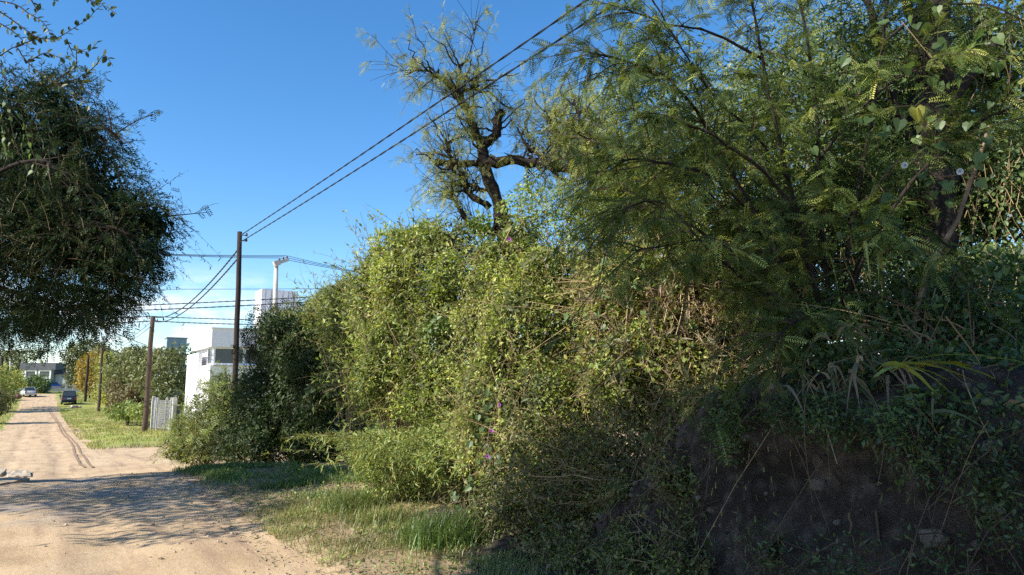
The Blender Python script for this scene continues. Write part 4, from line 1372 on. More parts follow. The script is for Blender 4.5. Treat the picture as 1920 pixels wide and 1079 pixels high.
# ---------------------------------------------------------------- front weed shrub with arching stems
def arching(name, label, base, n, seed, length, leafmat, leafsize, lean, stem=.004, seedheads=True, tpl=NARROW, per=22):
    r = np.random.default_rng(seed)
    t = thing(name, label, 'shrub', base)
    a = r.uniform(0, 2 * math.pi, n)
    d = np.stack([np.cos(a), np.sin(a), np.zeros(n)], -1) * r.uniform(.1, .7, (n, 1)) + np.asarray(lean) * r.uniform(.3, 1.2, (n, 1))
    L = length * r.uniform(.55, 1.1, n)
    s = np.linspace(0, 1, 10)
    up = np.array([0, 0, 1.0])
    st = base + np.concatenate([r.normal(size=(n, 2)) * .22, np.zeros((n, 1))], 1)
    p = st[:, None] + L[:, None, None] * (d[:, None] * (s ** 1.5)[None, :, None] + up * (s * 1.0 - 0.55 * s ** 2.4)[None, :, None])
    g = Geo(); tubes(g, p, np.linspace(1.2, .4, 10)[None] * stem * np.ones((n, 1)), 3, r.random(n), False)
    g.build('stems', M_STEM, t, kind='stuff')
    k = np.clip(r.beta(2, 1.2, (n, per)) * 9, 0, 8.999); i = k.astype(int); fr = (k - i)[..., None]
    ar = np.arange(n)[:, None]
    q = p[ar, i] * (1 - fr) + p[ar, i + 1] * fr
    tn = unit(p[ar, i + 1] - p[ar, i])
    q = q.reshape(-1, 3); tn = tn.reshape(-1, 3)
    Y = unit(tn * .5 + r.normal(size=q.shape) * .7 + [0, 0, -.15])
    Z = unit(np.array([0, 0, 1.0]) + r.normal(size=q.shape) * .5); Z = unit(Z - Y * (Y * Z).sum(1, keepdims=True))
    g = Geo(); scatter(g, tpl, q, Y, Z, leafsize * (.5 + .8 * r.random(len(q))), np.clip(.5 + .22 * r.normal(size=len(q)), 0, 1))
    g.build('foliage', leafmat, t, kind='stuff')
    if seedheads:
        q = np.repeat(p[:, 7:], 9, 1).reshape(-1, 3) + r.normal(size=(n * 27, 3)) * .022
        Y = unit(r.normal(size=q.shape)); Z = unit(np.cross(Y, r.normal(size=q.shape)))
        g = Geo(); scatter(g, LEAF4, q, Y, Z, .024, np.clip(.75 + .2 * r.normal(size=len(q)), 0, 1))
        g.build('seed_heads', M_VINE2, t, kind='stuff')
    return t


for k, (px, py, Y, n, L, lean, lab) in enumerate((
        (790, 940, 10.9, 120, 1.75, (-.45, -.25, 0), 'arching pale weed shrub with lance leaves leaning over the lit grass'),
        (860, 930, 10.3, 80, 1.45, (-.15, -.35, 0), 'arching weed shrub between the lit grass and the vine curtain'))):
    q = on(px, py, Y)
    arching('weed_shrub', lab, q, n, 2000 + k, L, M_PALE, .125, lean, per=46)
wsh = [blob(770, 870, 10.8, 105, 68, .6), blob(850, 850, 10.4, 85, 72, .6), blob(700, 850, 11.6, 45, 45, .5)]
bush('leafy_weed', 'dense low weed with small yellow green leaves under the arching stems', 'shrub', wsh,
     [(LEAF4, M_VINE, 12000, .045, .5, .22), (NARROW, M_PALE, 7000, .10, .55, .2)], 2050, None, 40, (.005, .002), clump=2.2)

# ---------------------------------------------------------------- morning glory: large heart leaves and flowers one by one
g = Geo(); scatter(g, HEART, np.zeros((1, 3)), np.array([[0, 1.0, 0]]), np.array([[0, 0, 1.0]]), 1.0, .25); ME_H1 = g.mesh('heart_leaf', M_HEART)
g = Geo(); scatter(g, HEART, np.zeros((1, 3)), np.array([[0, 1.0, 0]]), np.array([[0, 0, 1.0]]), 1.0, .6); ME_H2 = g.mesh('heart_leaf', M_HEART)
g = Geo(); scatter(g, HEART, np.zeros((1, 3)), np.array([[0, 1.0, 0]]), np.array([[0, 0, 1.0]]), 1.0, 1.0); ME_H3 = g.mesh('yellow_heart_leaf', M_HEART)


def trumpet(mat, nm):
    g = Geo()
    k = 10
    a = np.arange(k) * 2 * math.pi / k
    rings = [(0.06, 0), (0.10, .35), (.26, .62), (.5, .70)]
    v = np.concatenate([np.stack([r_ * np.cos(a) * (1 + (.16 * (np.arange(k) % 2) - .05) * (r_ > .2)), np.full(k, y), r_ * np.sin(a)], -1) for r_, y in rings])
    f = [[i * k + j, i * k + (j + 1) % k, (i + 1) * k + (j + 1) % k, (i + 1) * k + j] for i in range(3) for j in range(k)]
    g.add(v, f, np.repeat([.1, .4, .8], k))
    return g.mesh(nm, mat, smooth_=True)


ME_FP, ME_FW = trumpet(M_PURPLE, 'purple_flower'), trumpet(M_WHITEP, 'white_flower')


def surf(px, py, Y):
    return P(px, py, Y)


def glory(name, label, path, nl, seed, size, spread, flowers=(), pale=.2, flower_size=.046, yellow=0.05, cat='creeper'):
    """a climbing stem along path (world points) with single heart leaves"""
    r = np.random.default_rng(seed)
    ln = smooth_line(path, 40)
    t = thing(name, label, cat, ln[0])
    g = Geo(); tubes(g, ln, np.full(40, .004), 4, .3)
    g.build('vine_stem', M_STEM, t)
    for k in range(nl):
        u = r.random() * 38.99; i = int(u)
        base = ln[i] + (ln[i + 1] - ln[i]) * (u - i)
        c = base + r.normal(size=3) * np.asarray(spread)
        tocam = unit(np.array([0, 0, CAMZ]) - c)
        Z = unit(tocam * .55 + np.array([-.3, -.2, .55]) + r.normal(size=3) * .45)
        Y = unit(np.array([0, 0, -1.0]) + r.normal(size=3) * .5); Y = unit(Y - Z * (Y @ Z))
        x = r.random()
        me = ME_H3 if x < yellow else (ME_H2 if x < yellow + pale else ME_H1)
        inst('leaf', me, t, c, Y, Z, size * r.uniform(.6, 1.25))
    for (me, c) in flowers:
        Y = unit(unit(np.array([0, 0, CAMZ]) - c) + np.array([-.5, -.1, .35]) + r.normal(size=3) * .35)
        inst('flower', me, t, c - Y * .03, Y, unit(np.cross(Y, [0.3, .2, 1])), flower_size)
    return t


glory('morning_glory', 'morning glory vine with dark heart leaves and purple flowers down the lit vine curtain',
      [surf(935, 740, 8.55), surf(915, 830, 8.6), surf(940, 880, 8.5), surf(900, 960, 8.6)], 46, 2101, .085, (.16, .12, .18),
      [(ME_FP, surf(936, 760, 8.45)), (ME_FP, surf(922, 808, 8.45)), (ME_FP, surf(914, 856, 8.45))], .25)
glory('morning_glory', 'pale heart leaved vine at the foot of the curtain beside the grass tuft',
      [surf(905, 880, 8.55), surf(880, 920, 8.8), surf(890, 1000, 8.6)], 22, 2102, .08, (.14, .1, .14), (), .5)
glory('morning_glory', 'large pale heart leaves at the top of the yellowing vine mound',
      [surf(1130, 560, 7.7), surf(1190, 520, 7.6), surf(1250, 500, 7.5), surf(1340, 505, 7.4)], 60, 2103, .085, (.28, .12, .22),
      [(ME_FW, surf(1239, 478, 7.4)), (ME_FP, surf(1225, 465, 7.5))], .6, .035, .10)
glory('morning_glory', 'heart leaves scattered left of the dry stalks on the yellowing vine mound',
      [surf(1100, 600, 7.9), surf(1160, 640, 7.7), surf(1210, 600, 7.6), surf(1270, 590, 7.5)], 44, 2104, .075, (.26, .12, .24), (), .5, .035, .16)
glory('morning_glory', 'single magenta morning glory and leaves on top of the vine curtain',
      [surf(930, 470, 9.6), surf(955, 455, 9.2), surf(985, 480, 9.0)], 16, 2105, .075, (.2, .1, .12), [(ME_FP, surf(955, 449, 9.0))], .4)
glory('morning_glory', 'large heart leaves and white flowers climbing the dark trunk at the right',
      [surf(1620, 380, 5.0), surf(1690, 300, 5.1), surf(1760, 330, 4.9), surf(1830, 330, 5.0), surf(1830, 400, 5.0)], 40, 2106, .085, (.26, .14, .26),
      [(ME_FW, surf(1696, 310, 4.5)), (ME_FW, surf(1800, 322, 4.5)), (ME_FW, surf(1430, 241, 4.9))], .35, .042, .05)
glory('morning_glory', 'bright heart leaves high on the dark trunk near the upper right corner',
      [surf(1690, 40, 5.4), surf(1760, 120, 5.2), surf(1830, 150, 5.2), surf(1815, 200, 5.1)], 34, 2107, .095, (.25, .14, .25), (), .6, .05, .1)
tt = thing('yellow_leaf', 'large yellow green leaf with backlit glow in its colour hanging before the dark trunk', 'leaf', surf(1717, 200, 4.6))  # the glow of a backlit leaf is put into its yellow colour
for (px, py, s, a) in ((1717, 200, .11, .1), (1724, 236, .05, -.2)):
    inst('leaf_blade', ME_H3, tt, surf(px, py, 4.6), np.array([a, 0, -1.0]), np.array([-.3, -1, .3]), s)
    inst('leaf_blade', ME_H3, tt, surf(px + 8, py + 4, 4.59), np.array([.2 - a, 0, -1.0]), np.array([.5, -1, .1]), s * .8)

# ---------------------------------------------------------------- grass
def blades(g, xy, h, w, seed, lean=.35, tc=.4, ts=.25, bend=.5, tints=None):
    r = np.random.default_rng(seed)
    n = len(xy)
    z = gz(xy[:, 0], xy[:, 1])
    b = np.stack([xy[:, 0], xy[:, 1], z - .01], -1)
    a = r.uniform(0, 2 * math.pi, n)
    d = np.stack([np.cos(a), np.sin(a), np.zeros(n)], -1)
    s = np.stack([-np.sin(a), np.cos(a), np.zeros(n)], -1)
    h = np.asarray(h) * r.uniform(.5, 1.25, n)
    l = lean * r.random(n)
    up = np.array([0, 0, 1.0])
    m = b + (up * .6 + d * (l * .5)[:, None]) * h[:, None]
    tip = b + (up * (1 - bend * r.random(n) * .6)[:, None] + d * (l + bend * .5 * r.random(n))[:, None]) * h[:, None]
    w = np.asarray(w) * np.ones(n)
    v = np.stack([b - s * w[:, None], b + s * w[:, None], m + s * (w * .7)[:, None], m - s * (w * .7)[:, None], tip], 1).reshape(-1, 3)
    k = np.arange(n)[:, None] * 5
    t = np.clip((tc if tints is None else tints) + ts * r.normal(size=n), 0, 1)
    n0 = g.n
    g.add(v, k + np.array([[0, 1, 2, 3]]), t)
    g.f.append(n0 + k + np.array([[3, 2, 4]])); g.t.append(t)


def field(n, s0, s1, n0, n1, seed, dens=None):
    r = np.random.default_rng(seed)
    s = r.uniform(s0, s1, n); q = r.uniform(n0, n1, n)
    d = fbm(np.stack([s * 1.3, q * 1.3, 0 * s], -1), seed, 3)
    keep = d + .09 * r.normal(size=n) > .49
    if dens is not None:
        keep &= r.random(n) < dens(s, q)
    s, q = s[keep], q[keep]
    return s[:, None] * UD + q[:, None] * ND, s, q


g = Geo()
xy, s, q = field(62000, 3.0, 18.6, 1.9, 5.0, 3001, lambda s, q: np.clip(smooth(q, 2.4, 3.2) * (.30 + .75 * smooth(s, 9.5, 11.5) + .35 * smooth(q, 2.6, 3.3)), 0, 1))
dry = smooth(s, 11.3, 10.2)
blades(g, xy, .055 + .085 * smooth(s, 9.8, 13), .0032 + .0003 * s, 3002, tints=.26 + .34 * dry + .5 * dry * (fbm(np.stack([s * 2, q * 2, 0 * s], -1), 8, 2) - .3), ts=.2)
xy, s, q = field(26000, 5.5, 11.5, 2.4, 4.0, 3003)
blades(g, xy, .10, .003, 3004, tc=.66, ts=.28, lean=1.0)
g.build('grass', M_GRASS, None, kind='stuff')
# lush tuft at the foot of the vines and a bright clump beside the dirt
for k, (px, py, Y, n, rad, h, tc, lab) in enumerate((
        (835, 1005, 8.3, 2600, .34, .34, .25, 'dark green grass tuft at the foot of the weed shrub'),
        (665, 960, 10.4, 1500, .30, .28, .45, 'sunlit bright grass clump at the edge of the dirt road'),
        (720, 985, 9.6, 900, .3, .22, .6, 'dry yellow grass clump beside the dark green tuft'))):
    c = on(px, py, Y)
    r = np.random.default_rng(3100 + k)
    g = Geo(); blades(g, c[:2] + r.normal(size=(n, 2)) * rad * .6, h, .0042, 3110 + k, lean=.9, tc=tc, ts=.18, bend=.9)
    tag(g.build('grass_tuft', M_GRASS, None, at=c), lab, 'grass', 'grass tufts at the road edge')
# verge past the crossing, both sides
g = Geo()
xy, s, q = field(27000, 38.5, 105, 2.0, 8.5, 3201)
blades(g, xy, .16, .016, 3202, tc=.4, ts=.28, lean=.6)
xy, s, q = field(14000, 40, 120, -9, -2.3, 3203)
blades(g, xy, .18, .02, 3204, tc=.55, ts=.28, lean=.6)
xy, s, q = field(12000, 116, 146, -12, 14, 3205, lambda s, q: ((q < -2.6) | (q > 2.4)) * 1.0)
blades(g, xy, .25, .04, 3206, tc=.15, ts=.15)
g.build('verge_grass', M_VERGE, None, kind='stuff')

# reed grass hanging over the bank edge
def reed(label, base, n, seed, L, lean, w=.010, mat=M_REED):
    r = np.random.default_rng(seed)
    t = thing('reed_grass', label, 'reed grass', base)
    for k in range(n):
        a = r.normal() * .8
        d = np.array([lean[0] + .5 * math.sin(a), lean[1] + .35 * r.normal(), 0])
        l = L * r.uniform(.5, 1.1)
        s = np.linspace(0, 1, 7)[:, None]
        p = base + r.normal(size=3) * [.16, .1, .03] + l * (d * s ** 1.2 + np.array([0, 0, 1.0]) * (.55 * s - r.uniform(.7, 1.25) * s ** 2))
        sd = unit(np.cross(p[-1] - p[0], [0, 0, 1.0]) + r.normal(size=3) * .3)
        ww = (w * np.array([.5, 1, 1, .9, .7, .4, .05]))[:, None]
        v = np.concatenate([p - sd * ww, p + sd * ww]); m = 7
        f = [[i, i + 1, m + i + 1, m + i] for i in range(m - 1)]
        g = Geo(); g.add(v, f, np.clip(.5 + .3 * r.normal(), 0, 1)); g.build('blade', mat, t)
    return t


reed('hanging reed grass with dry blades drooping over the bank edge', surf(1640, 690, 4.5), 26, 3301, .62, (.12, -.25))
reed('tuft of drooping reed blades at the top of the bank right of the bare earth', surf(1560, 720, 4.5), 16, 3302, .5, (-.05, -.25))
reed('dark reed tuft hanging on the bank near the right edge', surf(1790, 760, 4.1), 9, 3303, .45, (.05, -.2))
reed('long arching cane leaves in front of the broadleaf shrub', surf(1690, 700, 4.2), 7, 3304, .75, (.75, -.2), .016, M_VINE2)
reed('cane leaves arching across the dark acacia stems', surf(1640, 480, 4.9), 12, 3305, .75, (.3, -.2), .013, M_PALE)
reed('long dry cane blades hanging before the dark acacia foot', surf(1570, 640, 4.7), 14, 3306, .7, (.3, -.2), .010, M_REED)

# ---------------------------------------------------------------- branch tools
def limb(parent, pts, r0, r1, name='branch', mat=None, n=22, k=8, knob=0.10, seed=0):
    r = np.random.default_rng(seed + 5)
    p = smooth_line(pts, n)
    rad = np.linspace(r0, r1, n) * (1 + knob * r.normal(size=n))
    p = p + r.normal(size=p.shape) * r0 * 0.18
    g = Geo(); tubes(g, p, rad, k)
    g.build(name, mat or M_BARK, parent, True)
    return p


def grow_twigs(lines, per_m, ln, seed, bias=(0, 0, 0), r0=.006, r1=.002, m=7, start=.25, droop=.3, spread=1.0):
    """twigs that leave the given lines: (B,m,3)"""
    r = np.random.default_rng(seed)
    out = []
    for p in lines:
        seg = np.linalg.norm(np.diff(p, axis=0), axis=1)
        n = max(2, int(seg.sum() * per_m))
        u = (start + (1 - start) * r.random(n) ** .8) * (len(p) - 1.001)
        i = u.astype(int); f = (u - i)[:, None]
        b = p[i] * (1 - f) + p[i + 1] * f
        tn = unit(p[i + 1] - p[i])
        d = unit(tn * .7 + r.normal(size=(n, 3)) * .75 * spread + np.asarray(bias))
        L = r.uniform(ln[0], ln[1], n)[:, None, None]
        s = np.linspace(0, 1, m)[None, :, None]
        cv = r.normal(size=(n, 1, 3)) * .16 + np.array([0, 0, -droop])
        out.append(b[:, None] + L * (d[:, None] * s + cv * s * s))
    return np.concatenate(out)


def twig_mesh(parent, tw, r0, r1, seed, mat=None, k=3, name='twigs'):
    r = np.random.default_rng(seed)
    g = Geo(); tubes(g, tw, np.linspace(r0, r1, tw.shape[1])[None] * (.7 + .6 * r.random((len(tw), 1))), k, .3, False)
    g.build(name, mat or M_TWIG, parent, kind='stuff')


def along(tw, per, seed, start=.15):
    """points, tangents along twigs"""
    r = np.random.default_rng(seed)
    B, m, _ = tw.shape
    u = np.sort(start + (1 - start) * r.random((B, per)), 1) * (m - 1.001)
    i = u.astype(int); f = (u - i)[..., None]
    a = np.arange(B)[:, None]
    q = tw[a, i] * (1 - f) + tw[a, i + 1] * f
    t = unit(tw[a, i + 1] - tw[a, i])
    return q.reshape(-1, 3), t.reshape(-1, 3)


# ---------------------------------------------------------------- acacia on the bank, its branches hanging over the road
ab = SN(3.4, 5.25)
ac = thing('acacia_tree', 'dark green feathery acacia fanning out from the top of the bank at the right', 'tree', ab)
bb = P(1555, 650, 5.9)
limb(ac, [ab - [0, 0, .3], ab * .5 + bb * .5, bb], .07, .06, 'trunk')
paths = [
    [(1550, 655, 5.8), (1450, 560, 5.6), (1350, 460, 5.5), (1230, 385, 5.4), (1130, 335, 5.4)],
    [(1545, 655, 5.7), (1480, 600, 5.4), (1400, 500, 5.2), (1330, 452, 5.1), (1180, 472, 5.0)],
    [(1550, 650, 5.9), (1460, 480, 5.8), (1370, 320, 5.7), (1300, 200, 5.6), (1220, 130, 5.6), (1090, 95, 5.6)],
    [(1555, 640, 6), (1500, 420, 6), (1450, 220, 6), (1420, 60, 6), (1390, -90, 6)],
    [(1565, 640, 6), (1540, 420, 6.1), (1530, 200, 6.2), (1500, 0, 6.3), (1480, -120, 6.3)],
    [(1570, 640, 6.1), (1600, 400, 6.2), (1640, 200, 6.3), (1665, 0, 6.3), (1690, -120, 6.3)],
    [(1560, 640, 5.8), (1520, 520, 5.6), (1480, 380, 5.4), (1340, 255, 5.2), (1190, 215, 5.1)],
    [(1570, 640, 5.9), (1620, 480, 5.7), (1720, 330, 5.5), (1820, 240, 5.3), (1920, 190, 5.2)],
    [(1545, 650, 5.6), (1440, 560, 5.3), (1330, 470, 5.0), (1240, 380, 4.9), (1150, 400, 4.9)],
    [(1428, 110, 6), (1330, 60, 5.9), (1250, 45, 5.8), (1160, 10, 5.8)],
    [(1655, 80, 6.2), (1740, 20, 6), (1850, 10, 5.8), (1960, 60, 5.6)],
    [(1550, 650, 5.7), (1520, 600, 5.2), (1480, 610, 4.8), (1440, 660, 4.6)],
    [(1560, 640, 5.9), (1590, 540, 5.5), (1640, 440, 5.1), (1700, 420, 4.9), (1790, 470, 4.8)],
    [(1480, 340, 5.9), (1420, 260, 5.6), (1330, 170, 5.4), (1260, 60, 5.3), (1200, -40, 5.3)],
    [(1535, 300, 6.1), (1600, 220, 5.7), (1680, 150, 5.4), (1780, 110, 5.2)],
    [(1560, 630, 5.9), (1470, 520, 5.9), (1390, 430, 6.1), (1290, 330, 6.4), (1170, 290, 6.6)],
    [(1400, 390, 5.7), (1330, 330, 5.3), (1260, 310, 5.0), (1180, 300, 4.9), (1110, 330, 4.9)],
]
lines = []
for k, pp in enumerate(paths):
    big = k in (0, 2, 3, 4, 5, 6, 7)
    lines.append(limb(ac, [P(*q) for q in pp], .021 if big else .013, .007 if big else .005, 'branch', M_BARK, 26, 6, .08, 40 + k))
tw = grow_twigs(lines, 12.5, (.25, .85), 4001, bias=(-.22, -.12, .05), droop=.35, start=.16)
twig_mesh(ac, tw, .0055, .0022, 4002)
q, tn = along(tw, 19, 4003, .10)
r = np.random.default_rng(4004)
side = unit(np.cross(tn, [0, 0, 1.0])) * np.where(r.random(len(q)) < .5, -1, 1)[:, None]
Y = unit(tn * .55 + side * .75 + [0, 0, -.25] + r.normal(size=q.shape) * .42)
Z = unit(np.array([-.2, -.15, .9]) + r.normal(size=q.shape) * .55); Z = unit(Z - Y * (Y * Z).sum(1, keepdims=True))
ok_ = np.linalg.norm(q - [0, 0, CAMZ], axis=1) > 4.2
q, tn, side, Y, Z = q[ok_], tn[ok_], side[ok_], Y[ok_], Z[ok_]
sz = .128 * (.5 + .85 * r.random(len(q)))
tint = np.clip(.38 + .27 * r.normal(size=len(q)) + .9 * (fbm(q * 2.2, 77, 2) - .5), 0, 1)  # wide tint spread paints sunlit and shaded patches into the fronds
# the fronds that show largest stand as single leaves, the rest as one mass
px = 960 + F * q[:, 0] / np.maximum(q[:, 1] * CT + (q[:, 2] - CAMZ) * ST, .1)
size_px = sz / np.linalg.norm(q - [0, 0, CAMZ], axis=1) * (np.abs(px - 1440) < 480)
order = np.argsort(-size_px)
one = order[:290]; rest = order[290:]
fm = []
for v, prs, bend in ((.22, 14, .5), (.5, 16, .2), (.9, 13, .8)):
    g = Geo(); scatter(g, pinnate(prs, .20 + .05 * v, .042, True, bend), np.zeros((1, 3)), np.array([[0, 1.0, 0]]), np.array([[0, 0, 1.0]]), 1.0, v); fm.append(g.mesh('frond', M_ACACIA))
for i in one:
    inst('frond', fm[int(np.clip(tint[i] * 3, 0, 2))], ac, q[i], Y[i], Z[i], float(sz[i]))
fill = [blob(1300, 300, 6.7, 150, 110, .6), blob(1400, 430, 6.5, 140, 110, .5), blob(1450, 200, 6.9, 130, 150, .6), blob(1230, 130, 6.8, 110, 90, .5), blob(1200, 390, 6.3, 110, 70, .4), blob(1600, 330, 6.8, 140, 170, .6), blob(1620, 80, 7.0, 160, 120, .6)]
fp, fn, _ = shell(fill, 42000, 4050, depth=.9, clump=1.5, thr=.46, back=.6)
fY, fZ = leafdirs(fn, r)
g = Geo(); scatter(g, NARROW, fp, fY, fZ, .085 * (.5 + .9 * r.random(len(fp))), np.clip(.25 + .2 * r.normal(size=len(fp)), 0, 1))  # darker tint stands in for shade behind the fronds
g.build('inner_foliage', M_ACACIA, ac, kind='stuff')
g = Geo(); scatter(g, FROND, q[rest], Y[rest], Z[rest], sz[rest], tint[rest])
g.build('foliage', M_ACACIA, ac, kind='stuff')

# thick old trunk wrapped in creeper, and a pale slanting branch before it
q0 = P(1745, 640, 7.0); q0[2] = float(gz(q0[0], q0[1])) - .2
ot = thing('old_tree', 'thick dark trunk behind the acacia branches at the right', 'tree', q0)
limb(ot, [q0, P(1748, 420, 7.0), P(1742, 220, 7.05), P(1752, 60, 7.1), P(1765, -160, 7.2)], .20, .15, 'trunk', M_BARK, 24, 12, .06, 71)
for k, pp in enumerate(([(1745, 330, 7), (1680, 200, 6.9), (1640, 60, 6.8), (1620, -60, 6.8)], [(1748, 260, 7), (1820, 140, 6.9), (1900, 40, 6.8)], [(1745, 120, 7), (1700, 0, 6.9), (1690, -90, 6.9)])):
    limb(ot, [P(*q) for q in pp], .06, .03, 'branch', M_BARK, 16, 7, .08, 80 + k)
q0 = P(1690, 590, 5.3); q0[2] -= .35
db = thing('dead_branch', 'bare light brown branch slanting up to the right before the dark trunk', 'branch', q0)
limb(db, [q0, P(1735, 520, 5.25), P(1790, 420, 5.15), P(1828, 320, 5.1), P(1856, 235, 5.05)], .022, .011, 'stem', rough_mat('bare_branch', (.14, .10, .07), (.28, .20, .14), 12, .9, .4), 18, 7, .06, 91)

# ---------------------------------------------------------------- pruned carob tree against the sky
YD = 12.9
pb = P(955, 560, YD + .2); pb[2] = float(gz(pb[0], pb[1])) - .2
pt = thing('pruned_tree', 'gnarled dark tree with lopped limbs and sparse yellow green tips against the sky', 'tree', pb)


def D(pp, dy=0.0):
    return [P(a, b, YD + dy + (c[0] if c else 0)) for a, b, *c in pp]


m1 = limb(pt, [pb] + D([(948, 470), (940, 425), (938, 385)]), .17, .135, 'trunk', M_BARK, 18, 10, .07, 100)
segs = [
    ([(938, 395), (918, 335), (906, 280), (889, 240), (872, 205), (857, 180)], .11, .055),
    ([(857, 182), (845, 165), (831, 151), (812, 140), (790, 132), (755, 141)], .045, .012),
    ([(857, 182), (858, 160), (862, 130), (850, 100)], .030, .010),
    ([(857, 182), (878, 168), (905, 166), (935, 160)], .028, .009),
    ([(905, 278), (918, 262), (930, 250), (932, 224), (940, 210)], .075, .06),
    ([(912, 300), (940, 305), (965, 297, -.05), (991, 306, -.1), (1015, 303, -.2), (1035, 318, -.3), (1062, 315, -.4), (1085, 327, -.5), (1130, 332, -.8), (1200, 345, -1.1), (1290, 322, -1.3), (1380, 280, -1.4)], .088, .022),
    ([(900, 308), (870, 308), (838, 306), (820, 305)], .055, .050),
    ([(918, 388), (896, 375), (876, 358), (867, 325), (847, 298), (838, 272)], .055, .028),
    ([(838, 272), (850, 262), (870, 256)], .02, .008),
    ([(930, 436), (905, 428), (880, 420)], .07, .055),
    ([(912, 360), (890, 352), (868, 346), (842, 342)], .04, .02),
    ([(880, 420), (862, 395), (850, 372), (846, 360)], .035, .014),
    ([(872, 205), (890, 200), (905, 202)], .02, .012),
    ([(889, 240), (875, 228), (853, 217)], .022, .016),
    ([(1030, 316, -.3), (1010, 290, -.2), (985, 270, -.1), (970, 240)], .04, .012),
    ([(1078, 322, -.5), (1060, 280, -.4), (1040, 240, -.3), (1020, 205, -.3)], .04, .012),
    ([(1110, 330, -.7), (1100, 380, -.8), (1090, 420, -.9)], .03, .008),
    ([(1130, 332, -.8), (1120, 280, -.9), (1090, 230, -1), (1075, 190, -1)], .04, .012),
    ([(862, 130), (880, 100), (888, 70), (893, 40)], .012, .006),
]
dl = []
for k, (pp, ra, rb) in enumerate(segs):
    dl.append(limb(pt, D(pp), ra * 1.22, rb * 1.22, 'branch', M_BARK, 16, 8, .10, 120 + k))
mid = grow_twigs([dl[k] for k in (0, 1, 2, 3, 4, 5, 5, 7, 7, 9, 10, 14, 15, 17)], 4.2, (.4, 1.15), 4190, bias=(-.1, 0, .35), droop=.05, m=9, start=.1, spread=1.15)
mid[:, 1:-1] += rng.normal(size=(len(mid), 7, 3)) * .035
twig_mesh(pt, mid, .022, .006, 4191, M_BARK, 5, 'crooked_twigs')
# thin bare shoots where the limbs were lopped, then leafy sprays
tips = [dl[4][-5:], dl[0][-6:], dl[7][4:], dl[9], dl[10], dl[11], dl[6][3:]]
tw1 = grow_twigs(tips, 34, (.25, .8), 4201, bias=(-.25, 0, .45), droop=-.1, m=7, start=0)
twig_mesh(pt, tw1, .009, .003, 4202, M_BARK)
tw2 = grow_twigs([dl[k] for k in (1, 2, 3, 8, 13, 14, 15, 17, 18, 0, 4, 5, 7, 16, 1, 5, 15, 17)], 14, (.3, .85), 4203, bias=(0, 0, .25), droop=.1, m=7, start=.3)
twig_mesh(pt, tw2, .008, .0025, 4204, M_BARK)
tw3 = grow_twigs(list(tw2[::2]) + list(tw1[::4]) + list(mid), 8, (.15, .4), 4205, bias=(0, 0, .1), droop=.2, m=5, start=.3)
twig_mesh(pt, tw3, .004, .0018, 4206, M_TWIG)
q, tn = along(tw3, 7, 4207, .1)
r = np.random.default_rng(4208)
keep = r.random(len(q)) < (.5 + .5 * (fbm(q * 1.5, 91, 2) > .46))
q, tn = q[keep], tn[keep]
Y = unit(tn * .5 + r.normal(size=q.shape) * .6 + [0, 0, -.35]); Z = unit(np.array([0, 0, 1.0]) + r.normal(size=q.shape) * .6); Z = unit(Z - Y * (Y * Z).sum(1, keepdims=True))
g = Geo(); scatter(g, FEATHER, q, Y, Z, .125 * (.5 + .8 * r.random(len(q))), np.clip(.5 + .22 * r.normal(size=len(q)), 0, 1))
g.build('foliage', M_CAROB, pt, kind='stuff')
# creeper leaves that climb its foot
cr = [blob(985, 400, 12.2, 60, 55, .5), blob(1050, 400, 11.8, 60, 70, .5), blob(1000, 350, 12.4, 30, 40, .3), blob(1110, 430, 11.4, 50, 50, .5)]
bush('climbing_creeper', 'leafy creeper climbing the foot of the pruned tree above the vine curtain', 'creeper', cr,
     [(BROAD, M_VINE2, 2600, .065, .25, .2), (LEAF4, M_VINE, 4500, .05, .5, .2)], 4300, None, 30, (.006, .003), clump=1.8, depth=.7)

# ---------------------------------------------------------------- big thorn tree on the left of the road
YL = 13.0
lb = P(-260, 800, YL + .5); lb[2] = float(gz(lb[0], lb[1])) - .2
lt = thing('thorn_tree', 'large dark thorn tree with feathery drooping crown on the left of the road', 'tree', lb)
limb(lt, [lb, lb + [.2, 0, 1.6], P(-150, 520, YL)], .26, .2, 'trunk', M_BARK, 14, 12, .06, 200)
lp = [
    [(-150, 520, 13), (-60, 480, 12.9), (20, 472, 12.8), (110, 490, 12.6), (180, 505, 12.4), (235, 510, 12.2)],
    [(-150, 520, 13), (-60, 420, 13), (40, 360, 13), (140, 340, 13), (220, 375, 12.8), (300, 412, 12.7)],
    [(-150, 520, 13), (-90, 360, 13.2), (-20, 250, 13.2), (60, 180, 13.2), (130, 150, 13.2)],
    [(-100, 500, 13), (0, 540, 12.4), (80, 560, 12.0), (150, 590, 11.8)],
    [(20, 472, 12.8), (90, 430, 12.2), (170, 420, 11.8), (250, 440, 11.6)],
    [(60, 358, 13), (130, 270, 12.7), (190, 240, 12.5), (230, 270, 12.4)],
    [(-150, 520, 13), (-100, 400, 12), (-30, 340, 11.4), (60, 300, 11), (120, 320, 10.8)],
    [(-150, 520, 13), (-120, 400, 14), (-40, 330, 14.8), (60, 320, 15.2), (150, 360, 15.4)],
    [(0, 475, 12.8), (60, 520, 13.4), (140, 540, 13.9), (210, 550, 14.2)],
]
ll = [limb(lt, [P(*q) for q in pp], .10 if k < 3 else .055, .02, 'branch', M_BARK, 20, 8, .08, 210 + k) for k, pp in enumerate(lp)]
tw = grow_twigs(ll, 5.5, (.4, 1.0), 4401, bias=(.15, -.05, .1), droop=.2, start=.15, m=8)
twig_mesh(lt, tw, .014, .005, 4402, M_TWIG, 4)
tw2 = grow_twigs(list(tw), 4.5, (.2, .5), 4403, bias=(.1, 0, .1), droop=.22, m=6, start=.15)
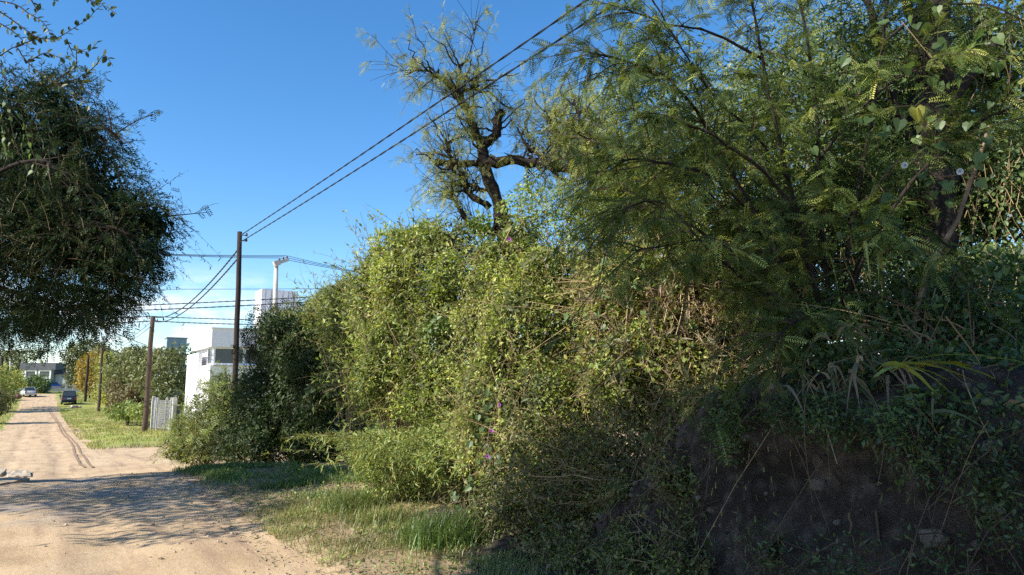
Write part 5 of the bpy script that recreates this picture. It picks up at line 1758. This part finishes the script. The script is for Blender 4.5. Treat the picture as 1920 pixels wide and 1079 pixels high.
twig_mesh(lt, tw2, .005, .002, 4404, M_TWIG)
crown = [blob(40, 250, 13, 120, 110, 1.5), blob(125, 330, 13, 120, 120, 1.5), blob(212, 408, 12.8, 88, 80, 1.2), blob(90, 430, 12.8, 140, 100, 1.5), blob(175, 480, 12.4, 95, 75, 1.2), blob(285, 415, 12.7, 40, 44, .7),
         blob(-90, 340, 13, 150, 180, 1.6), blob(-260, 360, 13.4, 170, 190, 1.8), blob(-10, 505, 12.6, 110, 60, 1.2), blob(90, 210, 13.1, 90, 70, 1.1), blob(140, 262, 12.8, 52, 50, .8), blob(190, 400, 15.9, 70, 70, .8),
         blob(50, 370, 17.3, 110, 110, 1.6), blob(130, 440, 17.2, 70, 70, 1.0), blob(-150, 380, 16.5, 150, 150, 1.8), blob(-170, 420, 10.2, 150, 120, 1.3), blob(-330, 460, 8.6, 150, 110, 1.2)]
low = [blob(120, 575, 12, 95, 42, .9), blob(20, 590, 12.2, 70, 40, .8), blob(210, 545, 12.3, 60, 45, .7), blob(262, 470, 12.4, 45, 50, .6)]
shade_side = [(np.array(c), np.array(a)) for c, a in (((-11.2, 10.0, 4.6), (2.1, 1.6, 1.1)), ((-13.2, 9.2, 5.4), (2.4, 2.0, 1.3)), ((-9.9, 9.0, 4.1), (1.4, 1.1, .8)), ((-12.6, 12.4, 5.2), (2.2, 1.8, 1.4)), ((-9.6, 7.6, 4.5), (1.3, .9, .7)), ((-8.9, 6.4, 4.3), (1.0, .7, .5)))]
g = Geo()
for (bl, n, sd, th, tpl, size) in ((crown, 3000, 4410, .42, SPRIG, .15), (crown, 100000, 4415, .42, NARROW, .105), (low, 4200, 4411, .5, SPRIG, .13), (low, 16000, 4416, .5, NARROW, .085), (shade_side, 30000, 4417, .53, LEAF4, .135)):
    p, nr, _ = shell(bl, n, sd, depth=.75, bump=.34, clump=1.3, thr=th, back=.6)
    r = np.random.default_rng(sd + 1)
    if bl is crown:
        kz = r.random(len(p)) < .22 + .78 * smooth(p[:, 2], 2.9, 4.3)
        p, nr = p[kz], nr[kz]
    p = p + nr * (.30 * r.random((len(p), 1)) ** 4) + np.array([0, 0, -.30]) * r.random((len(p), 1)) ** 3
    Y = unit(nr * .7 + r.normal(size=p.shape) * .5 + [.1, 0, -.45]); Z = unit(np.array([0, 0, 1.0]) + r.normal(size=p.shape) * .6); Z = unit(Z - Y * (Y * Z).sum(1, keepdims=True))
    scatter(g, tpl, p, Y, Z, size * (.55 + .8 * r.random(len(p))), np.clip(.45 + .2 * r.normal(size=len(p)) + .4 * (fbm(p, 3, 2) - .5), 0, 1))
p, nr, _ = shell(crown, 52000, 4420, depth=.95, bump=.1, thr=-1, back=.4, lo=.30)
kz = r.random(len(p)) < smooth(p[:, 2], 3.3, 4.6)
p, nr = p[kz], nr[kz]
Y, Z = leafdirs(nr, r, .9, .3, .5, .5)
scatter(g, LEAF4, p, Y, Z, .15 * (.6 + .7 * r.random(len(p))), np.clip(.2 + .15 * r.normal(size=len(p)), 0, 1))  # inner layer tinted darker, painting in the shade of the crown
q, tn = along(tw2, 4, 4412, .1)
r = np.random.default_rng(4413)
Y = unit(tn * .6 + r.normal(size=q.shape) * .5 + [0, 0, -.3]); Z = unit(np.array([0, 0, 1.0]) + r.normal(size=q.shape) * .6); Z = unit(Z - Y * (Y * Z).sum(1, keepdims=True))
scatter(g, SPRIG, q, Y, Z, .14 * (.6 + .7 * r.random(len(q))), np.clip(.5 + .22 * r.normal(size=len(q)), 0, 1))
g.build('foliage', M_LTREE, lt, kind='stuff')
shoots(lt, crown[:6] + crown[8:11], 1150, 4430, M_LTREE, .085, (.3, .95), 26, NARROW, -.05, .5, .45, 'drooping_sprays')

# ---------------------------------------------------------------- broadleaf tree left of the camera: twigs in the upper left corner, shade on the bank
bt0 = np.array([-7.2, 0.4, 0.0]); bt0[2] = float(gz(bt0[0], bt0[1])) - .1
bt = thing('broadleaf_tree', 'broadleaf tree with dark leafy twigs reaching in at the upper left corner', 'tree', bt0)
hub = np.array([-6.2, 1.0, 4.6])
limb(bt, [bt0, bt0 + [.2, .1, 2.2], hub], .20, .15, 'trunk', M_BARK, 12, 10, .05, 300)
for k, e in enumerate(((-2.2, 1.0, 7.0), (-4.2, 2.4, 6.1), (-3.6, -1.4, 6.6), (-7.5, 2.6, 7.2), (-7.8, -1.6, 6.8))):
    limb(bt, [hub, hub * .5 + np.array(e) * .5 + [0, 0, .3], e], .08, .025, 'branch', M_BARK, 12, 7, .06, 310 + k)
ccb = [(np.array(c), np.array(a)) for c, a in (((-2.6, .9, 6.9), (1.9, 1.5, 1.0)), ((-4.2, 1.9, 6.0), (1.4, 1.0, .7)), ((-3.8, -1.0, 6.6), (1.8, 1.6, 1.1)), ((-6.6, 1.5, 7.2), (1.8, 1.8, 1.2)), ((-7.4, -1.4, 6.6), (1.7, 1.6, 1.1)), ((-1.0, .2, 6.3), (1.2, 1.2, .8)), ((-5.4, 3.4, 5.6), (1.2, 0.9, .6)), ((-4.6, .3, 6.3), (1.3, 1.2, .9)))]
r = np.random.default_rng(4500)
p, nr, _ = shell(ccb, 24000, 4501, depth=.85, clump=.8, thr=.30, back=1)
Y, Z = leafdirs(nr, r, .3, .6, .6, .5)
g = Geo(); scatter(g, BROAD, p, Y, Z, .23 * (.6 + .7 * r.random(len(p))), np.clip(.4 + .25 * r.normal(size=len(p)), 0, 1))
g.build('foliage', M_BROAD, bt, kind='stuff')
zz = lambda a, Yq: [P(x * .2224, y * .2224, Yq) for x, y in a]
twp = [
    zz([(-160, 60), (0, 105), (130, 190), (240, 270), (330, 320), (480, 320), (620, 240), (740, 160), (860, 50), (985, 120)], 6.5),
    zz([(-160, 520), (0, 470), (130, 400), (200, 490), (300, 590), (400, 660), (520, 740), (650, 810), (770, 910)], 6.5),
    zz([(130, 395), (220, 360), (300, 340), (430, 330)], 6.5),
    zz([(240, 520), (380, 450), (480, 480), (600, 500)], 6.45),
    zz([(480, 690), (560, 620), (640, 560), (650, 420), (740, 440), (830, 350)], 6.4),
    zz([(690, 740), (720, 640), (800, 560), (880, 470), (955, 560)], 6.4),
    zz([(-60, 0), (130, 40), (250, 120), (340, 170), (400, 240), (425, 300)], 6.4),
    zz([(240, -60), (270, 10), (320, 90), (345, 30)], 6.4),
    zz([(430, -40), (450, 0), (470, 25)], 6.4), zz([(700, -60), (760, 5), (800, 20), (870, 40)], 6.4),
    zz([(0, 200), (100, 260), (180, 330), (260, 420)], 6.6), zz([(560, 330), (590, 400), (620, 470)], 6.4), zz([(560, 620), (620, 660), (700, 720)], 6.4),
]
limb(bt, [hub + [.1, .3, .6], P(-420, 40, 5.0), P(-120, 30, 6.2), twp[0][1]], .035, .008, 'branch', M_TWIG, 16, 6, .05, 330)
limb(bt, [hub + [.1, .3, .4], P(-420, 140, 5.0), P(-120, 130, 6.2), twp[1][1]], .035, .008, 'branch', M_TWIG, 16, 6, .05, 331)
ml = []
for v in (.15, .4, .75):
    g = Geo(); scatter(g, BROAD, np.zeros((1, 3)), np.array([[0, 1.0, 0]]), np.array([[0, 0, 1.0]]), 1.0, v); ml.append(g.mesh('leaf', M_DARK))  # leaf colour darkened so these twigs read as silhouettes
nl = 0
g = Geo()
for k, pp in enumerate(twp):
    ln = smooth_line(pp, 40)
    tubes(g, ln, np.linspace(.007, .0025, 40), 4, .3)
    d = np.linalg.norm(np.diff(ln, axis=0), axis=1).sum()
    for u in np.arange(.06 * 39, 39, 39 * .034 / d):
        if nl >= 295:
            break
        i = int(u); b = ln[i]; tn = unit(ln[min(i + 1, 39)] - ln[i - 1 if i else 0])
        sd = unit(np.cross(tn, [.2, -1, .1])) * (1 if nl % 2 else -1)
        Yd = unit(tn * .7 + sd * .8 + r.normal(size=3) * .25 + [0, 0, .05]); Zd = unit(np.array([0, -.5, .8]) + r.normal(size=3) * .4)
        Zd = unit(Zd - Yd * (Yd @ Zd))
        inst('leaf', ml[int(r.random() * 2.4)], bt, b, Yd, Zd, .062 * r.uniform(.6, 1.2)); nl += 1
g.build('twigs', M_TWIG, bt, kind='stuff')
hv = thing('hanging_creeper', 'bright green creeper leaves hanging at the left edge before the dark tree', 'creeper', P(20, 150, 7.5))
for k, pth in enumerate(([(6, 130), (14, 190), (22, 240), (35, 290)], [(40, 215), (52, 260), (66, 300), (70, 330)], [(2, 210), (8, 260), (14, 300)])):
    ln = smooth_line([P(a, b, 7.5) for a, b in pth], 14)
    g = Geo(); tubes(g, ln, np.full(14, .003), 3, .3); g.build('stem', M_STEM, hv)
    for i in range(13):
        inst('leaf', ME_H2 if i % 3 else ME_H1, hv, ln[i] + r.normal(size=3) * .03, unit(np.array([0, 0, -1.0]) + r.normal(size=3) * .4), unit(np.array([-.6, -.8, .4]) + r.normal(size=3) * .4), .065 * r.uniform(.6, 1.2))

# ---------------------------------------------------------------- trees and bushes far along the road
def far_tree(name, label, cat, blobs, mat, n, leaf, seed, group, trunk=.12, tc=.5, tpl=LEAF4, clump=None, thr=.47, base=None):
    Yq = blobs[0][0][1]
    b = base_of(blobs) if base is None else base
    b[2] = float(gz(b[0], b[1]))
    t = thing(name, label, cat, b, group)
    p, nr, _ = shell(blobs, n, seed, depth=.55, bump=.28, clump=clump or 22.0 / Yq, thr=thr, back=.5)
    r = np.random.default_rng(seed + 1)
    Y, Z = leafdirs(nr, r)
    g = Geo(); scatter(g, tpl, p, Y, Z, leaf * (.5 + .9 * r.random(len(p))), np.clip(tc + .2 * r.normal(size=len(p)) + .7 * (fbm(p * 20 / Yq, seed, 2) - .5), 0, 1))
    g.build('crown' if cat == 'tree' else 'foliage', mat, t, kind='stuff')
    top = np.array([q[0] for q in blobs]).mean(0)
    g = Geo(); tubes(g, smooth_line([b - [0, 0, .2], b * .55 + top * .45 + [.1, 0, 0], top], 7), np.linspace(trunk, trunk * .5, 7), 7)
    for q in blobs:
        tubes(g, smooth_line([b * .6 + top * .4, (b * .3 + top * .7) * .5 + q[0] * .5, q[0] + [0, 0, .4 * q[1][2]]], 6), np.linspace(trunk * .5, trunk * .12, 6), 5)
    g.build('trunk', M_BARK, t, True)
    return t


FG = 'trees and bushes along the far verge'
far_tree('verge_bush', 'light green bushy tree behind the verge pole and wire fence', 'bush', [blob(300, 700, 58, 55, 42, 2), blob(335, 690, 57, 45, 40, 2), blob(265, 695, 62, 45, 45, 2), blob(320, 740, 56, 45, 35, 1.6), blob(310, 672, 60, 30, 22, 1.4)], M_FAR, 12000, .30, 5001, FG)
far_tree('verge_bush', 'olive bushes behind the brown tangled vines on the far verge', 'bush', [blob(240, 690, 74, 40, 34, 2), blob(228, 720, 74, 28, 32, 2), blob(255, 672, 74, 30, 22, 1.5)], M_FAR, 9000, .32, 5011, FG, tc=.6)
far_tree('tangled_vine_bush', 'brown tangled vine bush with a dark hollow beside the verge pole', 'bush', [blob(236, 725, 62, 34, 26, 1.5), blob(232, 752, 61, 28, 26, 1.3), blob(258, 742, 60, 24, 30, 1.2)], M_BROWNV, 6500, .30, 5021, FG, tc=.45)
far_tree('weedy_bush', 'low weedy green growth at the foot of the brown tangled vines', 'bush', [blob(238, 770, 58, 30, 16, 1.2), blob(222, 770, 62, 22, 16, 1.2), blob(262, 772, 56, 22, 15, 1.0)], M_PALE, 4200, .24, 5031, FG, tc=.4)
far_tree('yellow_tree', 'autumn yellow tree behind the leaning pole on the far verge', 'tree', [blob(168, 690, 112, 22, 26, 2), blob(160, 715, 111, 16, 22, 1.6), blob(180, 675, 113, 20, 20, 1.6), blob(176, 720, 111, 20, 22, 1.6)], M_YELLOW, 6500, .36, 5041, FG, tc=.4)
far_tree('yellow_green_bush', 'yellow green bush right of the leaning pole', 'bush', [blob(206, 690, 99, 26, 32, 2), blob(210, 730, 97, 24, 32, 2), blob(196, 735, 100, 18, 26, 1.6)], M_CAROB, 7000, .36, 5051, FG, tc=.55)
far_tree('tall_tree', 'tall loose green tree beyond the yellow tree', 'tree', [blob(165, 655, 135, 36, 18, 3), blob(140, 668, 138, 18, 16, 2.5), blob(190, 662, 134, 24, 20, 2.5), blob(150, 690, 138, 22, 24, 2.5), blob(138, 715, 136, 14, 20, 2)], M_FAR, 7500, .50, 5061, FG, .25)
far_tree('round_bush', 'round dark green bush beside the pale sedan at the end of the road', 'bush', [blob(70, 718, 122, 20, 15, 1.8), blob(58, 725, 121, 16, 16, 1.6), blob(80, 727, 121, 12, 15, 1.4)], M_BROAD, 5200, .36, 5071, FG, tc=.5)
far_tree('yellowing_bush', 'yellowing bush on the left verge at the left edge of the photo', 'bush', [blob(8, 712, 88, 34, 24, 2), blob(28, 718, 92, 18, 20, 1.6), blob(-30, 705, 84, 40, 34, 2), blob(2, 735, 84, 22, 18, 1.5)], M_CAROB, 7000, .36, 5081, FG, tc=.65)
far_tree('dark_verge_bush', 'dark brown weedy bush at the left edge before the yellowing bush', 'bush', [blob(2, 750, 64, 18, 22, 1.2), blob(-40, 745, 62, 50, 32, 1.6), blob(-10, 768, 62, 22, 12, 1.0)], M_SCRUB, 5000, .26, 5091, FG, tc=.55)
far_tree('far_left_tree', 'spreading green tree left of the low building', 'tree', [blob(40, 668, 190, 28, 12, 4), blob(62, 664, 192, 18, 9, 3), blob(15, 672, 186, 26, 14, 4), blob(30, 690, 188, 18, 12, 3)], M_FAR, 5200, .62, 5101, FG, .3)
far_tree('far_left_tree', 'spreading green tree cut off by the left edge behind the thin pale pole', 'tree', [blob(-10, 676, 180, 30, 20, 4), blob(-60, 680, 180, 40, 26, 4)], M_FAR, 4200, .62, 5111, FG, .3)
r = np.random.default_rng(5200)
for k, (px_, py_, w_, h_) in enumerate(((112, 702, 14, 14), (104, 698, 10, 9), (128, 706, 12, 16))):
    far_tree('distant_tree', ('pale hazy tree rising behind the annex roof of the low building', 'small distant tree behind the ridge of the annex roof', 'distant tree right of the annex behind the pale concrete pole')[k], 'tree',
             [blob(px_, py_, 205, w_, h_, 4), blob(px_ + 6, py_ + 6, 205, w_, h_, 4)], M_CAROB if k < 2 else M_FAR, 2600, .7, 5201 + 10 * k, FG, .3, .5)
# a wood beyond everything closes the horizon
g = Geo()
n = 26000
x = r.uniform(-420, 420, n); yv = 262 + 30 * r.random(n)
top_ = 5.5 + 5.5 * fbm(np.stack([x * .06, yv * .02, 0 * x], -1), 61, 3)
z = 2.5 + top_ * r.random(n) ** .7
p = np.stack([x, yv, z], -1)
Y, Z = leafdirs(np.tile([0, -1.0, .3], (n, 1)), r)
scatter(g, LEAF4, p, Y, Z, 2.0 * (.6 + .8 * r.random(n)), np.clip(.4 + .2 * r.normal(size=n) + .6 * (fbm(p * .12, 5, 2) - .5), 0, 1))
g.build('far_wood', M_FAR, None, kind='stuff')

# ---------------------------------------------------------------- bare earth bank: stones, roots, clods
r = np.random.default_rng(6000)
sm = []
for k in range(6):
    g = Geo(); lump(g, (0, 0, 0), (1, .8, .62), 6100 + k, 7); sm.append(g.mesh('stone', M_STONE))
bv = V[np.unique(FA[is_bank])]
fc = bv[(bv[:, 0] > 3.5) & (bv[:, 0] < 4.6) & (bv[:, 1] > -1.5) & (bv[:, 1] < 6.5) & (bv[:, 2] > .05)]
bw = np.stack([fc[:, 0] * ND[0] + fc[:, 1] * UD[0], fc[:, 0] * ND[1] + fc[:, 1] * UD[1], fc[:, 2]], -1)
dist = np.linalg.norm(bw - [0, 0, CAMZ], axis=1)
vis = bw[(bw[:, 1] > 2.2)]
pick = vis[r.choice(len(vis), 240, replace=False)]
def child_of_turned(o, parent):
    """hang an object with a world matrix under a turned parent"""
    bpy.context.view_layer.update()
for q in pick:
    o = bpy.data.objects.new('stone', sm[int(r.integers(6))]); COL.objects.link(o)
    s_ = .018 + .055 * r.random() ** 2.5
    W = Matrix.Translation(Vector(q)) @ Matrix.Rotation(r.random() * 6.28, 4, 'Z') @ Matrix.Rotation(r.random() * 6.28, 4, 'X') @ Matrix.Diagonal((s_, s_ * r.uniform(.7, 1.1), s_ * r.uniform(.7, 1.1), 1))
    o.parent = bank
    o.matrix_basis = Matrix.Rotation(-RZ, 4, 'Z') @ W
g = Geo()
n = 90
st = vis[r.choice(len(vis), n)]
L = r.uniform(.2, .9, n)[:, None, None]; s_ = np.linspace(0, 1, 8)[None, :, None]
d = unit(np.stack([r.normal(size=n) * .5, r.normal(size=n) * .3, -np.ones(n)], -1))
p = st[:, None] + np.array([-.05, -.04, 0]) + L * d[:, None] * s_ + np.cumsum(r.normal(size=(n, 8, 3)) * .014, 1)
tubes(g, p, np.linspace(1, .35, 8)[None] * (.003 + .007 * r.random((n, 1)) ** 2), 4, .3 + .5 * r.random(n), False)
ro = g.build('roots', M_ROOT, None, kind='stuff')
ro.rotation_euler = (0, 0, -RZ); ro.parent = bank
# litter of dry stalks and leaves on the bank
g = Geo()
n = 900
q = vis[r.choice(len(vis), n)] + r.normal(size=(n, 3)) * .02 + [-.02, -.015, .01]
Z = unit(np.array([-.6, -.4, .5]) + r.normal(size=(n, 3)) * .6); Y = unit(np.cross(Z, r.normal(size=(n, 3))))
scatter(g, NARROW, q, Y, Z, .07 * (.5 + r.random(n)), r.random(n))
lf = g.build('leaf_litter', M_SCRUB, None, kind='stuff')
lf.rotation_euler = (0, 0, -RZ); lf.parent = bank

g = Geo()
for q_ in vis[r.choice(len(vis), 800)]:
    a = .006 + .02 * r.random() ** 3
    lump(g, q_ + r.normal(size=3) * .01, (a * 1.2, a, a * .8), 6300 + int(r.integers(60)), 5, r.random())
cl = g.build('clods', tint_mat('earth_clod', [(.02, .016, .014), (.06, .048, .04), (.14, .115, .095)]), None, kind='stuff')
cl.rotation_euler = (0, 0, -RZ); cl.parent = bank

# pebbles and clods on the road
g = Geo()
for k in range(800):
    s_, n_ = 4.5 + 14 * r.random() ** 1.4, r.uniform(-4, 2.6) if r.random() < .35 else r.normal() * .55 + 1.9
    q = SN(s_, n_)
    a = .005 + .016 * r.random() ** 3
    lump(g, q + [0, 0, a * .3], (a * 1.3, a, a * .7), 7000 + k % 97, 5, r.random())
g.build('gravel', tint_mat('pebble', [(.22, .16, .11), (.36, .27, .19), (.48, .40, .32)]), None, kind='stuff')


hang = [blob(1370, 800, 5.3, 60, 70, .2), blob(1480, 770, 4.75, 60, 45, .18), blob(1560, 790, 4.35, 70, 60, .2), blob(1680, 810, 4.1, 80, 60, .2), blob(1800, 830, 3.95, 80, 60, .2), blob(1900, 840, 3.85, 70, 70, .2), blob(1720, 880, 3.95, 70, 50, .16), blob(1860, 920, 3.75, 60, 60, .16)]
hb = bush('hanging_weed', 'dark creepers and dry stalks hanging down the shaded face of the earth bank', 'creeper', hang,
     [(LEAF4, M_BROAD, 12000, .034, .3, .2, dict(thr=.55)), (NARROW, M_SCRUB, 900, .07, .3, .2, dict(droop=1.6, thr=.5))], 6500, None, 0, clump=3.0, depth=.8)
tangle(hb, hang, 34, 6501, M_ROOT, r0=.0028, ln=(.25, .85), droop=1.1, out=.25)
foot = [blob(1440, 1040, 4.6, 70, 60, .2), blob(1600, 1060, 4.1, 90, 60, .2), blob(1760, 1050, 3.8, 90, 70, .2), blob(1890, 1000, 3.7, 60, 70, .2)]
fw = bush('bank_weed', 'sparse dark weeds growing at the lower right on the earth bank', 'weed', foot,
     [(LEAF4, M_BROAD, 2600, .030, .3, .2, dict(thr=.58)), (NARROW, M_SCRUB, 500, .06, .3, .2, dict(droop=.8, thr=.55))], 6520, None, 22, (.003, .0015), M_ROOT, clump=3.0, depth=.8)
tangle(fw, foot, 20, 6521, M_ROOT, r0=.0025, ln=(.2, .6), droop=.6, out=.4)
# fallen leaves and straw along the verge
g = Geo()
n = 5200
sq = r.uniform(4, 17, n); nq = 2.0 + 2.6 * r.random(n) ** .8
xy = sq[:, None] * UD + nq[:, None] * ND
q = np.concatenate([xy, gz(xy[:, 0], xy[:, 1])[:, None] + .008 + .03 * r.random((n, 1))], 1)
Z = unit(np.array([0, 0, 1.0]) + r.normal(size=(n, 3)) * .3); Y = unit(np.cross(Z, r.normal(size=(n, 3))))
scatter(g, NARROW, q, Y, Z, .09 * (.4 + r.random(n)), r.random(n))
g.build('straw', M_REED, None, kind='stuff')
g = Geo()
n = 3600
sq = r.uniform(5, 17.5, n); nq = 2.5 + 2.0 * r.random(n)
keep = fbm(np.stack([sq * 1.6, nq * 1.6, 0 * sq], -1), 83, 2) > .52
sq, nq = sq[keep], nq[keep]; n = len(sq)
xy = sq[:, None] * UD + nq[:, None] * ND
q = np.concatenate([xy, gz(xy[:, 0], xy[:, 1])[:, None] + .02 + .09 * r.random((n, 1))], 1)
Z = unit(np.array([-.2, -.2, 1.0]) + r.normal(size=(n, 3)) * .5); Y = unit(np.cross(Z, r.normal(size=(n, 3))))
scatter(g, BROAD, q, Y, Z, .042 * (.4 + r.random(n)), .7 * r.random(n))
g.build('ground_weeds', M_PALE, None, kind='stuff')
